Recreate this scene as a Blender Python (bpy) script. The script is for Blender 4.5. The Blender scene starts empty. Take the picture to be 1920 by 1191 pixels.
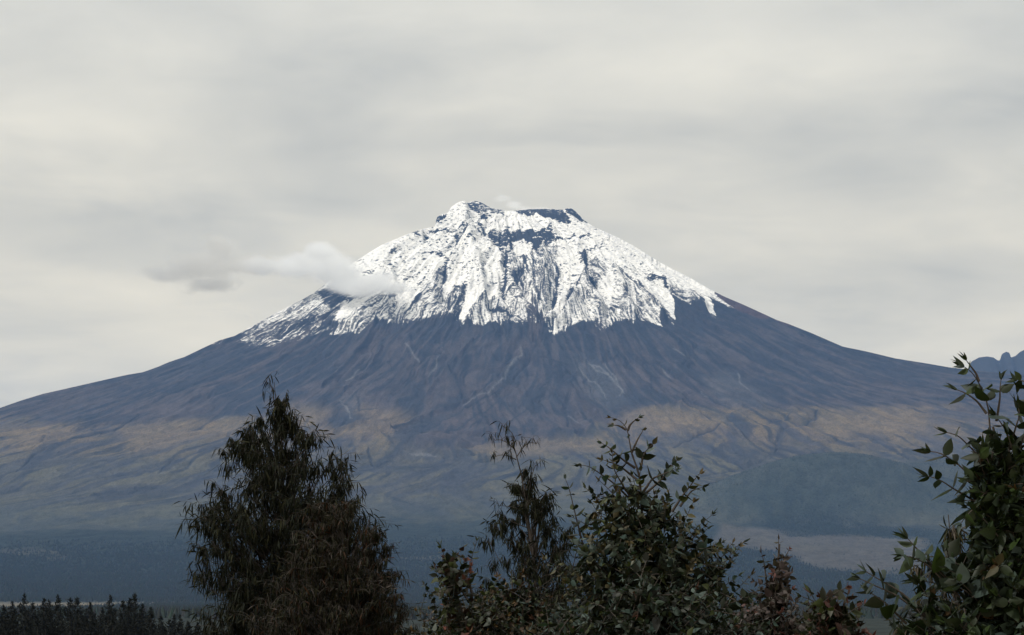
import bpy, math, random
import numpy as np
C = bpy.context.scene
R = math.radians
rng = np.random.default_rng(7)
random.seed(7)

# ---------------------------------------------------------------- camera
FOC = 4400.0                      # focal length in units of a 1920 wide frame
PITCH = math.atan(534.5 / FOC)    # eye level falls near the pine tops
cam_d = bpy.data.cameras.new('camera'); cam = bpy.data.objects.new('camera', cam_d)
C.collection.objects.link(cam); C.camera = cam
cam.location = (0, 0, 0); cam.rotation_euler = (math.pi / 2 + PITCH, 0, 0)
cam_d.sensor_width = 36; cam_d.lens = 36 * FOC / 1920
cam_d.clip_start = 0.5; cam_d.clip_end = 90000
CP, SP = math.cos(PITCH), math.sin(PITCH)

def ray(px, py):
    r, u = (px - 960) / FOC, (595.5 - py) / FOC
    return np.array([r, CP - u * SP, SP + u * CP])
def at(px, py, Y):
    d = ray(px, py); return d * (Y / d[1])

# ---------------------------------------------------------------- world, sun, exposure
SUN_EL, SUN_AZ = 53.0, 240.0      # degrees; azimuth clockwise from +Y (the view): high, left, a little behind us
w = bpy.data.worlds.new('World'); C.world = w; w.use_nodes = True
nt = w.node_tree; N = nt.nodes; Lk = nt.links; N.clear()
def nd(tree, t, **k):
    n = tree.nodes.new(t)
    for a, b in k.items(): setattr(n, a, b)
    return n
def math_(tree, op, a, b=None, c=None, clamp=False):
    n = tree.nodes.new('ShaderNodeMath'); n.operation = op; n.use_clamp = clamp
    for i, v in enumerate((a, b, c)):
        if v is None: continue
        if isinstance(v, (int, float)): n.inputs[i].default_value = v
        else: tree.links.new(v, n.inputs[i])
    return n.outputs[0]
def vmath(tree, op, a, b):
    n = tree.nodes.new('ShaderNodeVectorMath'); n.operation = op
    for i, v in enumerate((a, b)):
        if isinstance(v, tuple): n.inputs[i].default_value = v
        else: tree.links.new(v, n.inputs[i])
    return n.outputs[0]
def noise_(tree, vec, scale, detail=4, rough=.55, dist=0.0):
    n = tree.nodes.new('ShaderNodeTexNoise'); tree.links.new(vec, n.inputs['Vector'])
    n.inputs['Scale'].default_value = scale; n.inputs['Detail'].default_value = detail
    n.inputs['Roughness'].default_value = rough; n.inputs['Distortion'].default_value = dist
    return n.outputs['Fac']
def comb(tree, x, y, z):
    n = tree.nodes.new('ShaderNodeCombineXYZ')
    for i, v in enumerate((x, y, z)):
        if isinstance(v, (int, float)): n.inputs[i].default_value = v
        else: tree.links.new(v, n.inputs[i])
    return n.outputs[0]
def smooth(tree, v, a, b, lo=0.0, hi=1.0):
    n = tree.nodes.new('ShaderNodeMapRange'); n.interpolation_type = 'SMOOTHSTEP'
    tree.links.new(v, n.inputs[0])
    for i, q in ((1, a), (2, b), (3, lo), (4, hi)): n.inputs[i].default_value = q
    return n.outputs[0]
def mixc(tree, fac, a, b, mode='MIX'):
    n = tree.nodes.new('ShaderNodeMix'); n.data_type = 'RGBA'; n.blend_type = mode
    for s, v in ((0, fac), (6, a), (7, b)):
        if isinstance(v, (int, float)): n.inputs[s].default_value = v
        elif isinstance(v, tuple): n.inputs[s].default_value = (*v, 1)
        else: tree.links.new(v, n.inputs[s])
    return n.outputs[2]

tc = nd(nt, 'ShaderNodeTexCoord'); sp = nd(nt, 'ShaderNodeSeparateXYZ'); Lk.new(tc.outputs['Generated'], sp.inputs[0])
X_, Y_, Z_ = sp.outputs
den = math_(nt, 'ADD', math_(nt, 'MAXIMUM', Z_, 0.0), .16)
deck = comb(nt, math_(nt, 'DIVIDE', X_, den), math_(nt, 'DIVIDE', Y_, den), 0.0)    # a flat cloud deck overhead
n1 = noise_(nt, vmath(nt, 'MULTIPLY', deck, (1.0, .75, 1)), 1.5, 5, .5, .25)
n2 = noise_(nt, vmath(nt, 'ADD', vmath(nt, 'MULTIPLY', deck, (.8, 1.0, 1)), (11.3, 4.2, 0)), 5.0, 5, .55, .4)
lum = math_(nt, 'ADD', math_(nt, 'MULTIPLY', math_(nt, 'SUBTRACT', n1, .5), 1.5), math_(nt, 'MULTIPLY', math_(nt, 'SUBTRACT', n2, .5), .5))
az = math_(nt, 'ARCTAN2', X_, Y_)
def blob(px, py, sx, sy, amp):      # a paler or darker bank of cloud standing in one part of the sky
    d = ray(px, py); a0 = math.atan2(d[0], d[1]); e0 = d[2] / np.linalg.norm(d)
    wx = math_(nt, 'ADD', az, math_(nt, 'MULTIPLY', math_(nt, 'SUBTRACT', n2, .5), .10))
    wz = math_(nt, 'ADD', Z_, math_(nt, 'MULTIPLY', math_(nt, 'SUBTRACT', n1, .5), .05))
    u = math_(nt, 'DIVIDE', math_(nt, 'SUBTRACT', wx, a0), sx / FOC)
    v = math_(nt, 'DIVIDE', math_(nt, 'SUBTRACT', wz, float(e0)), sy / FOC)
    q = math_(nt, 'ADD', math_(nt, 'MULTIPLY', u, u), math_(nt, 'MULTIPLY', v, v))
    return math_(nt, 'MULTIPLY', math_(nt, 'EXPONENT', math_(nt, 'MULTIPLY', q, -1.0)), amp * 1.7)
for b in ((920, 262, 170, 38, -.10), (640, 300, 150, 45, -.06), (60, 240, 260, 60, .10), (150, 690, 330, 110, .13),
          (1000, 60, 420, 90, .07), (1500, 430, 260, 70, .07), (1450, 240, 420, 45, -.06), (470, 130, 300, 40, -.05),
          (120, 400, 200, 45, -.07), (1700, 120, 240, 60, .03), (1750, 600, 250, 70, .06), (1760, 345, 260, 50, -.05), (300, 340, 240, 35, .05)):
    lum = math_(nt, 'ADD', lum, blob(*b))
lum = math_(nt, 'ADD', math_(nt, 'MULTIPLY', lum, .95), .5, clamp=True)
hz = smooth(nt, Z_, .30, .02)        # the deck is warmer and paler low down
colr = mixc(nt, lum, (.44, .45, .43), (1.10, 1.04, .87))
colr = mixc(nt, hz, colr, mixc(nt, 1.0, colr, (1.25, 1.12, .87), 'MULTIPLY'))
bg2 = nd(nt, 'ShaderNodeBackground'); Lk.new(colr, bg2.inputs[0]); bg2.inputs[1].default_value = 1.0
sky = nd(nt, 'ShaderNodeTexSky', sky_type='NISHITA', sun_disc=False)
sky.sun_elevation = R(SUN_EL); sky.sun_rotation = R(SUN_AZ); sky.altitude = 3000
bg1 = nd(nt, 'ShaderNodeBackground'); Lk.new(sky.outputs[0], bg1.inputs[0]); bg1.inputs[1].default_value = .1
mx = nd(nt, 'ShaderNodeMixShader'); mx.inputs[0].default_value = .94
Lk.new(bg1.outputs[0], mx.inputs[1]); Lk.new(bg2.outputs[0], mx.inputs[2])
wo = nd(nt, 'ShaderNodeOutputWorld'); Lk.new(mx.outputs[0], wo.inputs[0])

sd = bpy.data.lights.new('sun', 'SUN'); so = bpy.data.objects.new('sun', sd); C.collection.objects.link(so)
sd.energy = 3.5; sd.angle = R(4); sd.color = (1, .955, .88)
so.rotation_euler = (R(90 - SUN_EL), 0, R(180 - SUN_AZ)); so.location = (0, 0, 60)
C.view_settings.view_transform = 'Standard'; C.view_settings.look = 'None'
C.view_settings.exposure = 0.0; C.view_settings.gamma = 1.0; C.view_settings.use_curve_mapping = False
C.cycles.max_bounces = 6; C.cycles.diffuse_bounces = 3; C.cycles.volume_bounces = 5; C.cycles.transparent_max_bounces = 8
C.cycles.use_denoising = True
C.cycles.volume_max_steps = 512; C.cycles.volume_step_rate = .5

# ---------------------------------------------------------------- helpers
def tag(o, label=None, cat=None, group=None, kind=None):
    for k, v in (('label', label), ('category', cat), ('group', group), ('kind', kind)):
        if v: o[k] = v
    return o
def np_mesh(name, verts, quads=None, tris=None, smooth_=True):
    me = bpy.data.meshes.new(name); v = np.ascontiguousarray(verts, dtype=np.float32)
    me.vertices.add(len(v)); me.vertices.foreach_set('co', v.ravel())
    loops, starts, n = [], [], 0
    if quads is not None and len(quads):
        loops.append(quads.ravel()); starts.append(np.arange(len(quads)) * 4); n = len(quads) * 4
    if tris is not None and len(tris):
        loops.append(tris.ravel()); starts.append(n + np.arange(len(tris)) * 3)
    lo = np.concatenate(loops).astype(np.int32); st = np.concatenate(starts).astype(np.int32)
    me.loops.add(len(lo)); me.loops.foreach_set('vertex_index', lo)
    me.polygons.add(len(st)); me.polygons.foreach_set('loop_start', st)
    me.polygons.foreach_set('use_smooth', np.full(len(st), smooth_))
    me.update(calc_edges=True); return me
def link(name, me, mat, parent=None):
    o = bpy.data.objects.new(name, me); C.collection.objects.link(o)
    me.name = name; me.materials.append(mat)
    if parent: o.parent = parent
    return o
def attr(me, name, typ, data):
    a = me.attributes.new(name, typ, 'POINT')
    d = np.ascontiguousarray(data, dtype=np.float32)
    a.data.foreach_set({'FLOAT': 'value', 'FLOAT_VECTOR': 'vector', 'FLOAT_COLOR': 'color'}[typ], d.ravel())
_p = rng.permutation(65536).astype(np.int64)
def gn(x, y, seed=0):               # gradient noise, about -1..1
    xi = np.floor(x).astype(np.int64); yi = np.floor(y).astype(np.int64); fx = x - xi; fy = y - yi
    def g(ix, iy, dx, dy):
        a = _p[(_p[(ix + seed * 131) & 65535] + iy) & 65535] * (2 * np.pi / 65536)
        return np.cos(a) * dx + np.sin(a) * dy
    ux = fx * fx * fx * (fx * (fx * 6 - 15) + 10); uy = fy * fy * fy * (fy * (fy * 6 - 15) + 10)
    a = g(xi, yi, fx, fy); b = g(xi + 1, yi, fx - 1, fy); c = g(xi, yi + 1, fx, fy - 1); d = g(xi + 1, yi + 1, fx - 1, fy - 1)
    return ((a + (b - a) * ux) * (1 - uy) + (c + (d - c) * ux) * uy) * 1.5
def fbm(x, y, o=4, seed=0, gain=.5, ridged=False):
    s = 0; a = 1.0; t = 0
    for k in range(o):
        n = gn(x * 2.03 ** k + 7.7 * k, y * 2.03 ** k - 3.1 * k, seed + k)
        s = s + a * ((1 - 2 * np.abs(n)) if ridged else n); t += a; a *= gain
    return s / t
def sstep(a, b, x):
    t = np.clip((x - a) / (b - a), 0, 1); return t * t * (3 - 2 * t)

# ---------------------------------------------------------------- terrain: the volcano and its plain
Y0 = 16000.0
SIL = [(-900, 1010), (-500, 900), (-200, 826), (0, 765), (40, 751), (79, 739), (119, 730), (198, 712), (238, 703), (268, 698), (296, 688), (317, 679), (347, 669), (380, 653), (412, 638),
       (440, 630), (494, 600), (537, 577), (570, 560), (589, 549), (625, 522), (659, 495), (690, 475), (716, 459), (745, 447), (767, 438), (790, 430), (805, 427), (815, 425), (819, 408),
       (826, 403), (840, 399), (846, 388), (856, 381), (865, 377), (872, 377), (878, 381), (886, 377), (894, 377), (903, 380), (913, 386), (924, 391), (938, 393), (951, 395.5), (968, 395),
       (992, 392.5), (1011, 392), (1025, 391), (1040, 392.5), (1054, 393.5), (1062, 391), (1072, 390), (1079, 396), (1086, 403), (1096, 413), (1111, 424), (1130, 433), (1160, 446),
       (1190, 462), (1215, 478), (1241, 494), (1270, 509), (1298, 523), (1333, 544), (1360, 557), (1393, 571), (1439, 592), (1456, 600), (1477, 607), (1520, 624), (1580, 650),
       (1624, 659), (1678, 672), (1740, 682), (1780, 689), (1850, 697), (1920, 704), (2100, 730), (2400, 790), (2800, 880)]
sb = np.array([ray(a, b)[0] / ray(a, b)[1] for a, b in SIL]); se = np.array([ray(a, b)[2] / ray(a, b)[1] for a, b in SIL])
def prof(pts): p = np.array(pts, float); return lambda r: np.interp(r, p[:, 0], p[:, 1])
def side_prof(sg):
    rr = np.arange(0, 4200, 60.0); z = np.interp(sg * rr / Y0, sb, se) * Y0
    k = np.array([1, 2, 3, 2, 1.]); k /= k.sum(); z = np.convolve(np.pad(z, 2, 'edge'), k, 'valid')
    r2 = [5200, 8000, 12000, 20000, 40000]; z2 = [z[-1] - 260, z[-1] - 700, 180, 20, 0] if sg < 0 else [z[-1] - 230, z[-1] - 750, 260, 30, 0]
    return np.r_[rr, r2], np.r_[z, z2]
PL, PR = side_prof(-1), side_prof(1)
PF = np.array([(0, 2690), (300, 2660), (450, 2590), (700, 2425), (1200, 2090), (1600, 1835), (1900, 1640), (2250, 1440), (2600, 1265), (3000, 1088), (3400, 940), (3900, 780), (4500, 630),
               (5200, 480), (6000, 340), (7000, 212), (8000, 116), (9000, 50), (10000, 12), (11000, -4), (12500, -10), (15800, -9), (15950, -7), (15990, -2.4), (16000, -1.8), (40000, -1.8)], float)
_rr = np.arange(0, 15001, 50.0); _zz = np.interp(_rr, PF[:, 0], PF[:, 1]); _k = np.hanning(13); _k /= _k.sum()
_zs = np.convolve(np.pad(_zz, 6, 'edge'), _k, 'valid')
def base(x, y):
    dy = y - Y0; r = np.hypot(x, dy) + 1e-3; c2 = (x / r) ** 2
    f = np.where(r < 15000, np.interp(r, _rr, _zs), np.interp(r, PF[:, 0], PF[:, 1]))
    ps = np.where(x < 0, np.interp(r, *PL), np.interp(r, *PR)); c2 = c2 ** 1.3
    pb = .5 * (np.interp(r, *PL) + np.interp(r, *PR))
    m = sstep(-500, 500, dy); f = f * (1 - m) + pb * m
    c2 = c2 * sstep(13500, 9000, r)
    return ps * c2 + f * (1 - c2)
HILL = [(1480, 10500, 900, 700, 240), (2350, 11200, 1000, 700, 110), (-1450, 12300, 500, 500, 25), (-500, 12200, 330, 300, 40), (300, 11500, 500, 420, 26), (900, 11900, 420, 500, 22), (1300, 12600, 500, 260, 25)]
def hills(x, y):
    s = 0
    for hx, hy, rx, ry, h in HILL:
        q = ((x - hx) / rx) ** 2 + ((y - hy) / ry) ** 2
        s = s + h * np.clip(1 - q, 0, 1) ** 1.6 * (1 + .5 * np.clip(1 - q, 0, 1))/1.5
    return s

t_in = np.linspace(-.236, .236, 1300); t_out = .236 + np.cumsum(np.geomspace(.002, .06, 40))
T = np.r_[-t_out[::-1], t_in, t_out]
rows = [np.geomspace(8, 3900, 110), np.arange(3925, 8000, 22), np.arange(8000, 12300, 13.5), np.arange(12300, 16500, 8.5), np.arange(16540, 18000, 60), np.geomspace(18100, 30000, 40)]
Yr = np.concatenate(rows); nr, nc = len(Yr), len(T)
YY = np.repeat(Yr[:, None], nc, 1); XX = T[None, :] * (YY + 60)
ZB = base(XX, YY); DY = YY - Y0; RR = np.hypot(XX, DY); TH = np.arctan2(XX, -DY)       # TH 0 faces us
ZH = ZB + hills(XX, YY)

def hit(px, py):                    # easting and altitude where a line of sight meets the plain cone
    d = ray(px, py); ys = np.arange(4000, 17000, 6.0); xs = d[0] / d[1] * ys; zs = d[2] / d[1] * ys
    k = np.nonzero(base(xs, ys) >= zs)[0]
    i = k[0] if len(k) else np.argmin(zs - base(xs, ys))
    return xs[i], float(base(xs[i:i + 1], ys[i:i + 1])[0]), ys[i]

wx = fbm(XX / 130, YY / 160, 4, 3) ; wz = fbm(XX / 110, YY / 150, 4, 9)
U = XX + wx * 16; V = ZB + wz * 11        # ragged coordinates in which surface features are laid out
FRONT = (DY < 500)
def seg_dist(P, u, v):
    d = np.full(u.shape, 1e9); tt = np.zeros(u.shape); n = len(P) - 1
    for k in range(n):
        ax, ay = P[k]; bx, by = P[k + 1]; l2 = (bx - ax) ** 2 + (by - ay) ** 2 + 1e-6
        t = np.clip(((u - ax) * (bx - ax) + (v - ay) * (by - ay)) / l2, 0, 1)
        q = np.hypot(u - ax - t * (bx - ax), v - ay - t * (by - ay)); m = q < d
        d = np.where(m, q, d); tt = np.where(m, (k + t) / n, tt)
    return d, tt
def region(P, m):
    P = np.array(P); return FRONT & (U > P[:, 0].min() - m) & (U < P[:, 0].max() + m) & (V > P[:, 1].min() - m) & (V < P[:, 1].max() + m)
def stroke(pts, wpx, taper=True):
    """soft weight 0..1 round a polyline; returns (index mask, weights)"""
    P = [hit(*p) for p in pts]; wm = wpx * P[0][2] / FOC; P = [(a, b) for a, b, c in P]
    m = region(P, wm * 2.5); d, t = seg_dist(P, U[m], V[m])
    wloc = wm * (1 - .6 * np.abs(2 * t - 1) ** 2) if taper else wm
    return m, np.exp(-(d / wloc) ** 2)
def poly(pts, soft=4.0):
    P = [hit(*p) for p in pts]; sm = soft * P[0][2] / FOC; P = [(a, b) for a, b, c in P]
    m = region(P, sm * 2); u, v = U[m], V[m]; inside = np.zeros(u.shape, bool); n = len(P)
    for k in range(n):
        ax, ay = P[k]; bx, by = P[(k + 1) % n]
        inside ^= ((ay > v) != (by > v)) & (u < (bx - ax) * (v - ay) / (by - ay + 1e-9) + ax)
    d, _ = seg_dist(P + [P[0]], u, v); s = np.where(inside, d, -d)
    return m, sstep(-sm, sm, s)
def A(*q):  return [(640 + x / 3.692, 350 + y / 3.692) for x, y in q]     # feature sheets, drawn at different scales
def B(*q):  return [(1000 + x / 3.692, 350 + y / 3.692) for x, y in q]
def Cc(*q): return [(250 + x / 3.692, 400 + y / 3.692) for x, y in q]
def D(*q):  return [(x / 2.016, 600 + y / 2.016) for x, y in q]
def E(*q):  return [(500 + x / 2.978, 600 + y / 2.978) for x, y in q]
def F(*q):  return [(1100 + x / 2.978, 600 + y / 2.978) for x, y in q]

# relief ----------------------------------------------------------
up = sstep(3200, 1500, RR) * sstep(250, 700, RR)
warp = fbm(XX / 420, YY / 420, 3, 21) * .10
warpS = fbm(XX / 1100, YY / 1400, 3, 23) * .05 + fbm(XX / 260, YY / 420, 2, 25) * .008
gul = fbm((TH + warp) * 9, RR / 1700, 3, 31, .55, True)
gul2 = fbm((TH + warp * .7) * 30, RR / 900, 3, 41, .6, True)
ZD = up * (gul * 50 + gul2 * 15) + sstep(2300, 1900, RR) * sstep(900, 1500, RR) * fbm((TH + warp * .4) * 95, RR / 420, 2, 45, .6, True) * 4.5
ZD += sstep(2500, 4500, RR) * sstep(11500, 8500, RR) * (fbm(XX / 1300, YY / 900, 4, 51, .5) * 26 + fbm(XX / 300 + TH * 3, YY / 500, 4, 55, .55, True) * 3)
mid = sstep(1300, 2300, RR) * sstep(6500, 3600, RR)
ZD += mid * (fbm((TH + warp * .7) * 14, RR / 2000, 4, 61, .55, True) * 24 + fbm((TH + warpS) * 45, RR / 900, 3, 65, .6, True) * 5)
ZD += sstep(3000, 4200, RR) * sstep(9500, 7500, RR) * (fbm((TH + warp * .8) * 16, RR / 2000, 4, 67, .55, True) * 8 + fbm(XX / 75 + YY / 400, YY / 210, 3, 69, .6, True) * 1.8)
ZD += sstep(14500, 11000, RR) * (fbm(XX / 120, YY / 150, 4, 71, .55) * 5.5) * (.35 + .65 * sstep(4200, 1800, RR))
ZD += sstep(2600, 1500, RR) * (fbm(XX / 42, ZB / 16, 3, 75, .6) * 3.2 + fbm(XX / 70, YY / 80, 3, 77, .6, True) * 7)
strata = fbm(XX / 260, (ZB + wz * 30) / 17, 3, 79, .6)
ZD += sstep(2050, 1300, RR) * strata * 3.0

def dent(lst, w, amp):
    for p in lst:
        m, q = stroke(p, w); ZD[m] += amp * q
# ridges (+) and gullies (-)
dent([A((820, 110), (850, 200), (870, 330), (900, 480), (960, 640), (1000, 830)), A((1690, 560), (1690, 700), (1600, 860), (1480, 1000)), A((1400, 480), (1400, 640), (1420, 800)),
      B((200, 470), (520, 640), (740, 760), (900, 960)), B((420, 420), (760, 600), (1000, 760), (1200, 900)), A((600, 300), (450, 420), (300, 600), (380, 780)),
      A((1000, 830), (930, 930), (870, 1010)), A((1690, 690), (1760, 820), (1800, 950)), Cc((1830, 590), (1650, 700), (1480, 850)), B((560, 650), (640, 820), (700, 960))], 13, 55)
dent([A((720, 590), (700, 720), (740, 900)), A((1130, 500), (1125, 650), (1120, 800)), A((1125, 780), (1200, 900), (1290, 980)), A((1250, 560), (1210, 640), (1300, 800), (1380, 900)),
      A((1700, 580), (1730, 700), (1810, 860)), A((1590, 770), (1560, 850), (1430, 1000)), B((370, 560), (400, 680), (470, 820), (520, 900)), B((940, 760), (1080, 850)), B((640, 780), (760, 880)),
      A((860, 720), (830, 850), (790, 930)), A((1000, 800), (1040, 900), (1110, 990)), A((380, 780), (370, 900), (400, 980)), A((1480, 800), (1400, 920), (1380, 980))], 8, -45)
dent([E((610, 40), (570, 120), (480, 220), (380, 330), (300, 380)), E((1420, 180), (1430, 220), (1340, 290), (1310, 360), (1220, 410), (1095, 480)), E((1095, 475), (1050, 370), (1010, 290)),
      E((680, 640), (780, 600), (860, 560), (1080, 480)), E((370, 640), (540, 592), (640, 600), (720, 660)), E((640, 180), (560, 300), (430, 420)), E((880, 440), (960, 340), (1150, 150))], 5, 20)
dent([E((640, 60), (590, 130), (500, 240), (400, 345)), E((1400, 200), (1320, 290), (1290, 350), (1200, 400), (1085, 465)), E((860, 270), (890, 220), (1010, 205)), E((1560, 230), (1690, 290), (1770, 400), (1900, 470)),
      E((1690, 410), (1660, 500), (1680, 600)), E((420, 480), (520, 520), (450, 560), (380, 640)), E((1490, 120), (1500, 170), (1440, 280), (1380, 340)),
      F((420, 280), (520, 350), (640, 410), (760, 470)), F((640, 520), (780, 610)), F((780, 610), (640, 660), (480, 750)), F((1290, 520), (1280, 550), (1200, 610), (1100, 640), (1060, 700), (1060, 760)),
      F((780, 540), (820, 600), (860, 650), (960, 720), (1060, 760)), F((900, 560), (1000, 610), (1130, 540)), D((120, 500), (190, 440), (480, 400)), D((60, 590), (130, 520), (240, 470), (420, 440), (530, 370)),
      D((600, 590), (660, 540), (740, 520)), D((330, 670), (450, 650), (600, 630), (800, 600)), D((560, 330), (700, 270), (840, 215), (960, 170)), E((1060, 740), (1200, 700), (1280, 640)),
      E((570, 740), (600, 830), (700, 820), (860, 780)), E((1000, 780), (1150, 770), (1500, 700)), F((1550, 660), (1700, 740), (1800, 800)), F((640, 900), (860, 850), (1000, 800))], 3.4, -10)

# surface cover ---------------------------------------------------
SNOWLINE = [(380, 600), (430, 622), (470, 622), (520, 618), (570, 612), (610, 615), (640, 622), (675, 626), (702, 608), (729, 611), (748, 613), (762, 619), (792, 610), (808, 603), (830, 602), (854, 600),
            (864, 610), (876, 623), (890, 616), (900, 610), (911, 596), (922, 606), (935, 616), (960, 610), (979, 620), (988, 596), (1000, 588), (1016, 590), (1024, 618), (1041, 633), (1056, 630), (1070, 615), (1079, 610),
            (1090, 618), (1106, 608), (1120, 620), (1135, 632), (1152, 611), (1170, 610), (1187, 622), (1198, 604), (1214, 605), (1236, 621), (1243, 603), (1252, 606), (1266, 618), (1262, 585), (1258, 560), (1275, 571),
            (1298, 583), (1320, 591), (1341, 606), (1337, 583), (1340, 573), (1347, 582), (1382, 588), (1420, 580), (1500, 600), (1600, 640)]
sl = [(p[0], hit(*p)) for p in SNOWLINE]; slx = np.array([q[1][0] for q in sl]); slz = np.array([q[1][1] for q in sl])
o = np.argsort(slx, kind='stable'); slx, slz = slx[o], slz[o]
ux = U + fbm(XX / 30, ZB / 60, 3, 83) * 10
line = np.interp(ux, slx, slz) ; line = np.where(FRONT, line, 1750)
cov = sstep(-34, 60, V - line + fbm(XX / 16, ZB / 45, 3, 85) * 22) * .93
high = sstep(0, 260, V - line); cov *= .80 + .2 * high
style = sstep(330, 60, V - line)        # 0 horizontal dashes high up, 1 downslope rills near the snow edge
def setc(lst, val, soft=4, k=1.0):
    for p in lst:
        m, q = poly(p, soft); cov[m] += (val - cov[m]) * q * k
def linec(lst, wpx, val, k=1.0):
    for p in lst:
        m, q = stroke(p, wpx); cov[m] += (val - cov[m]) * q * k
SS = (U, V)
# half bare, rilled and mottled ground
setc([A((1140, 500), (1500, 470), (1490, 600), (1500, 780), (1420, 880), (1300, 860), (1140, 780))], .66, 8)
setc([A((400, 960), (560, 760), (690, 590), (730, 640), (730, 900), (600, 950)), A((870, 1010), (1000, 830), (1040, 860), (1110, 990)), A((1120, 800), (1300, 880), (1280, 1000), (1180, 960))], .66, 4)
setc([A((1440, 1040), (1560, 880), (1690, 680), (1740, 760), (1800, 950), (1640, 1000))], .70, 3)
setc([B((560, 660), (740, 780), (890, 1000), (760, 960), (560, 980), (500, 900)), B((380, 560), (520, 640), (500, 700), (400, 680))], .60, 4)
setc([A((560, 330), (720, 300), (800, 400), (790, 470), (640, 480), (420, 430))], .80, 5)
setc([A((1200, 360), (1500, 300), (1900, 560), (1900, 660), (1500, 500))], .84, 6)
setc([Cc((640, 880), (760, 800), (1250, 540), (1500, 560), (1400, 690), (1090, 790), (820, 870))], .52, 4)
setc([Cc((1350, 890), (1480, 780), (1700, 650), (1830, 590), (1910, 780), (1650, 790), (1560, 870))], .55, 3)
setc([Cc((690, 930), (860, 850), (1100, 790), (1300, 720), (1430, 690), (1380, 860), (1200, 900), (900, 960))], .16, 8)
setc([Cc((400, 1000), (560, 880), (700, 840), (760, 860), (640, 930))], .10, 4)
# fans of rilled debris below the glacier snouts
def rills(lst):
    for p in lst:
        m, q = poly(p, 8); style[m] = np.maximum(style[m], q * .8)
rills([A((1140, 500), (1500, 470), (1500, 780), (1420, 880), (1300, 860)), A((560, 740), (700, 560), (740, 640), (730, 900), (400, 960)), A((1440, 1040), (1600, 820), (1690, 560), (1760, 760), (1800, 950)), B((380, 560), (600, 640), (760, 780), (890, 1000), (500, 900)), Cc((640, 880), (1250, 540), (1500, 560), (1400, 690), (820, 900))])
setc([A((780, 560), (1120, 540), (1110, 640), (760, 660))], .80, 10)
setc([A((1150, 450), (1480, 440), (1520, 560), (1480, 700), (1300, 760), (1150, 640))], .62, 12)
# bare rock, plus one small shadow drawn as bare ground
setc([A((990, 345), (1150, 335), (1300, 340), (1445, 300), (1475, 400), (1420, 450), (1340, 485), (1200, 450), (1100, 440), (1020, 410))], .24, 3)
setc([A((1060, 395), (1200, 375), (1300, 350), (1450, 340), (1455, 400), (1400, 445), (1335, 475), (1200, 440), (1110, 430))], .02, 2)
setc([A((1370, 90), (1450, 80), (1530, 90), (1590, 300), (1500, 262), (1400, 225), (1350, 185)), A((1530, 60), (1620, 90), (1715, 240), (1650, 258), (1580, 225))], .10, 2)
setc([A((875, 60), (960, 50), (1140, 130), (1120, 200), (980, 190), (1060, 230), (930, 200), (880, 170))], .30, 3)
setc([A((960, 205), (1010, 225), (1005, 270), (960, 255)), A((1190, 110), (1370, 100), (1350, 195), (1240, 222)), A((660, 200), (745, 185), (700, 262), (645, 278))], .12, 2)
setc([A((740, 720), (860, 700), (850, 880), (790, 920), (720, 880))], .30, 3)
setc([A((1190, 590), (1270, 550), (1265, 620), (1200, 660)), A((1560, 780), (1610, 750), (1600, 830), (1560, 850))], .15, 3)
setc([A((1290, 900), (1390, 880), (1400, 980), (1300, 1000)), Cc((1270, 590), (1450, 560), (1700, 580), (1620, 630), (1480, 660), (1330, 690))], .15, 4)
setc([B((940, 765), (1090, 855), (1180, 890), (1240, 940), (1100, 940), (1000, 960))], 0, 2)
setc([B((1225, 742), (1300, 770), (1450, 850), (1600, 905), (1500, 920), (1420, 890), (1330, 830))], 0, 1.5)
setc([B((1200, 795), (1290, 850), (1400, 890), (1300, 900), (1245, 860))], 0, 1.5)
linec([A((580, 495), (650, 490), (700, 515)), A((330, 470), (430, 470)), A((790, 370), (800, 410)), A((1135, 500), (1130, 650), (1115, 790)), A((720, 560), (715, 660)), A((1430, 410), (1560, 400)),  # first stroke paints a small shadow into the snow cover
       B((280, 380), (400, 385)), B((260, 480), (330, 540), (370, 600), (390, 700)), A((940, 300), (1040, 380), (1160, 440), (1260, 500)), A((560, 350), (700, 330), (880, 340))], 4, .25)
linec([A((720, 600), (560, 790), (420, 960)), A((1020, 850), (1120, 900), (1250, 990)), A((1140, 760), (1250, 840), (1340, 880)), A((1590, 850), (1500, 960)), B((360, 560), (400, 650), (470, 820)),
       B((900, 720), (950, 780)), A((1430, 620), (1350, 880)), A((1500, 700), (1460, 820)), A((860, 740), (830, 900)), A((950, 880), (900, 960))], 3, .25)
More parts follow.
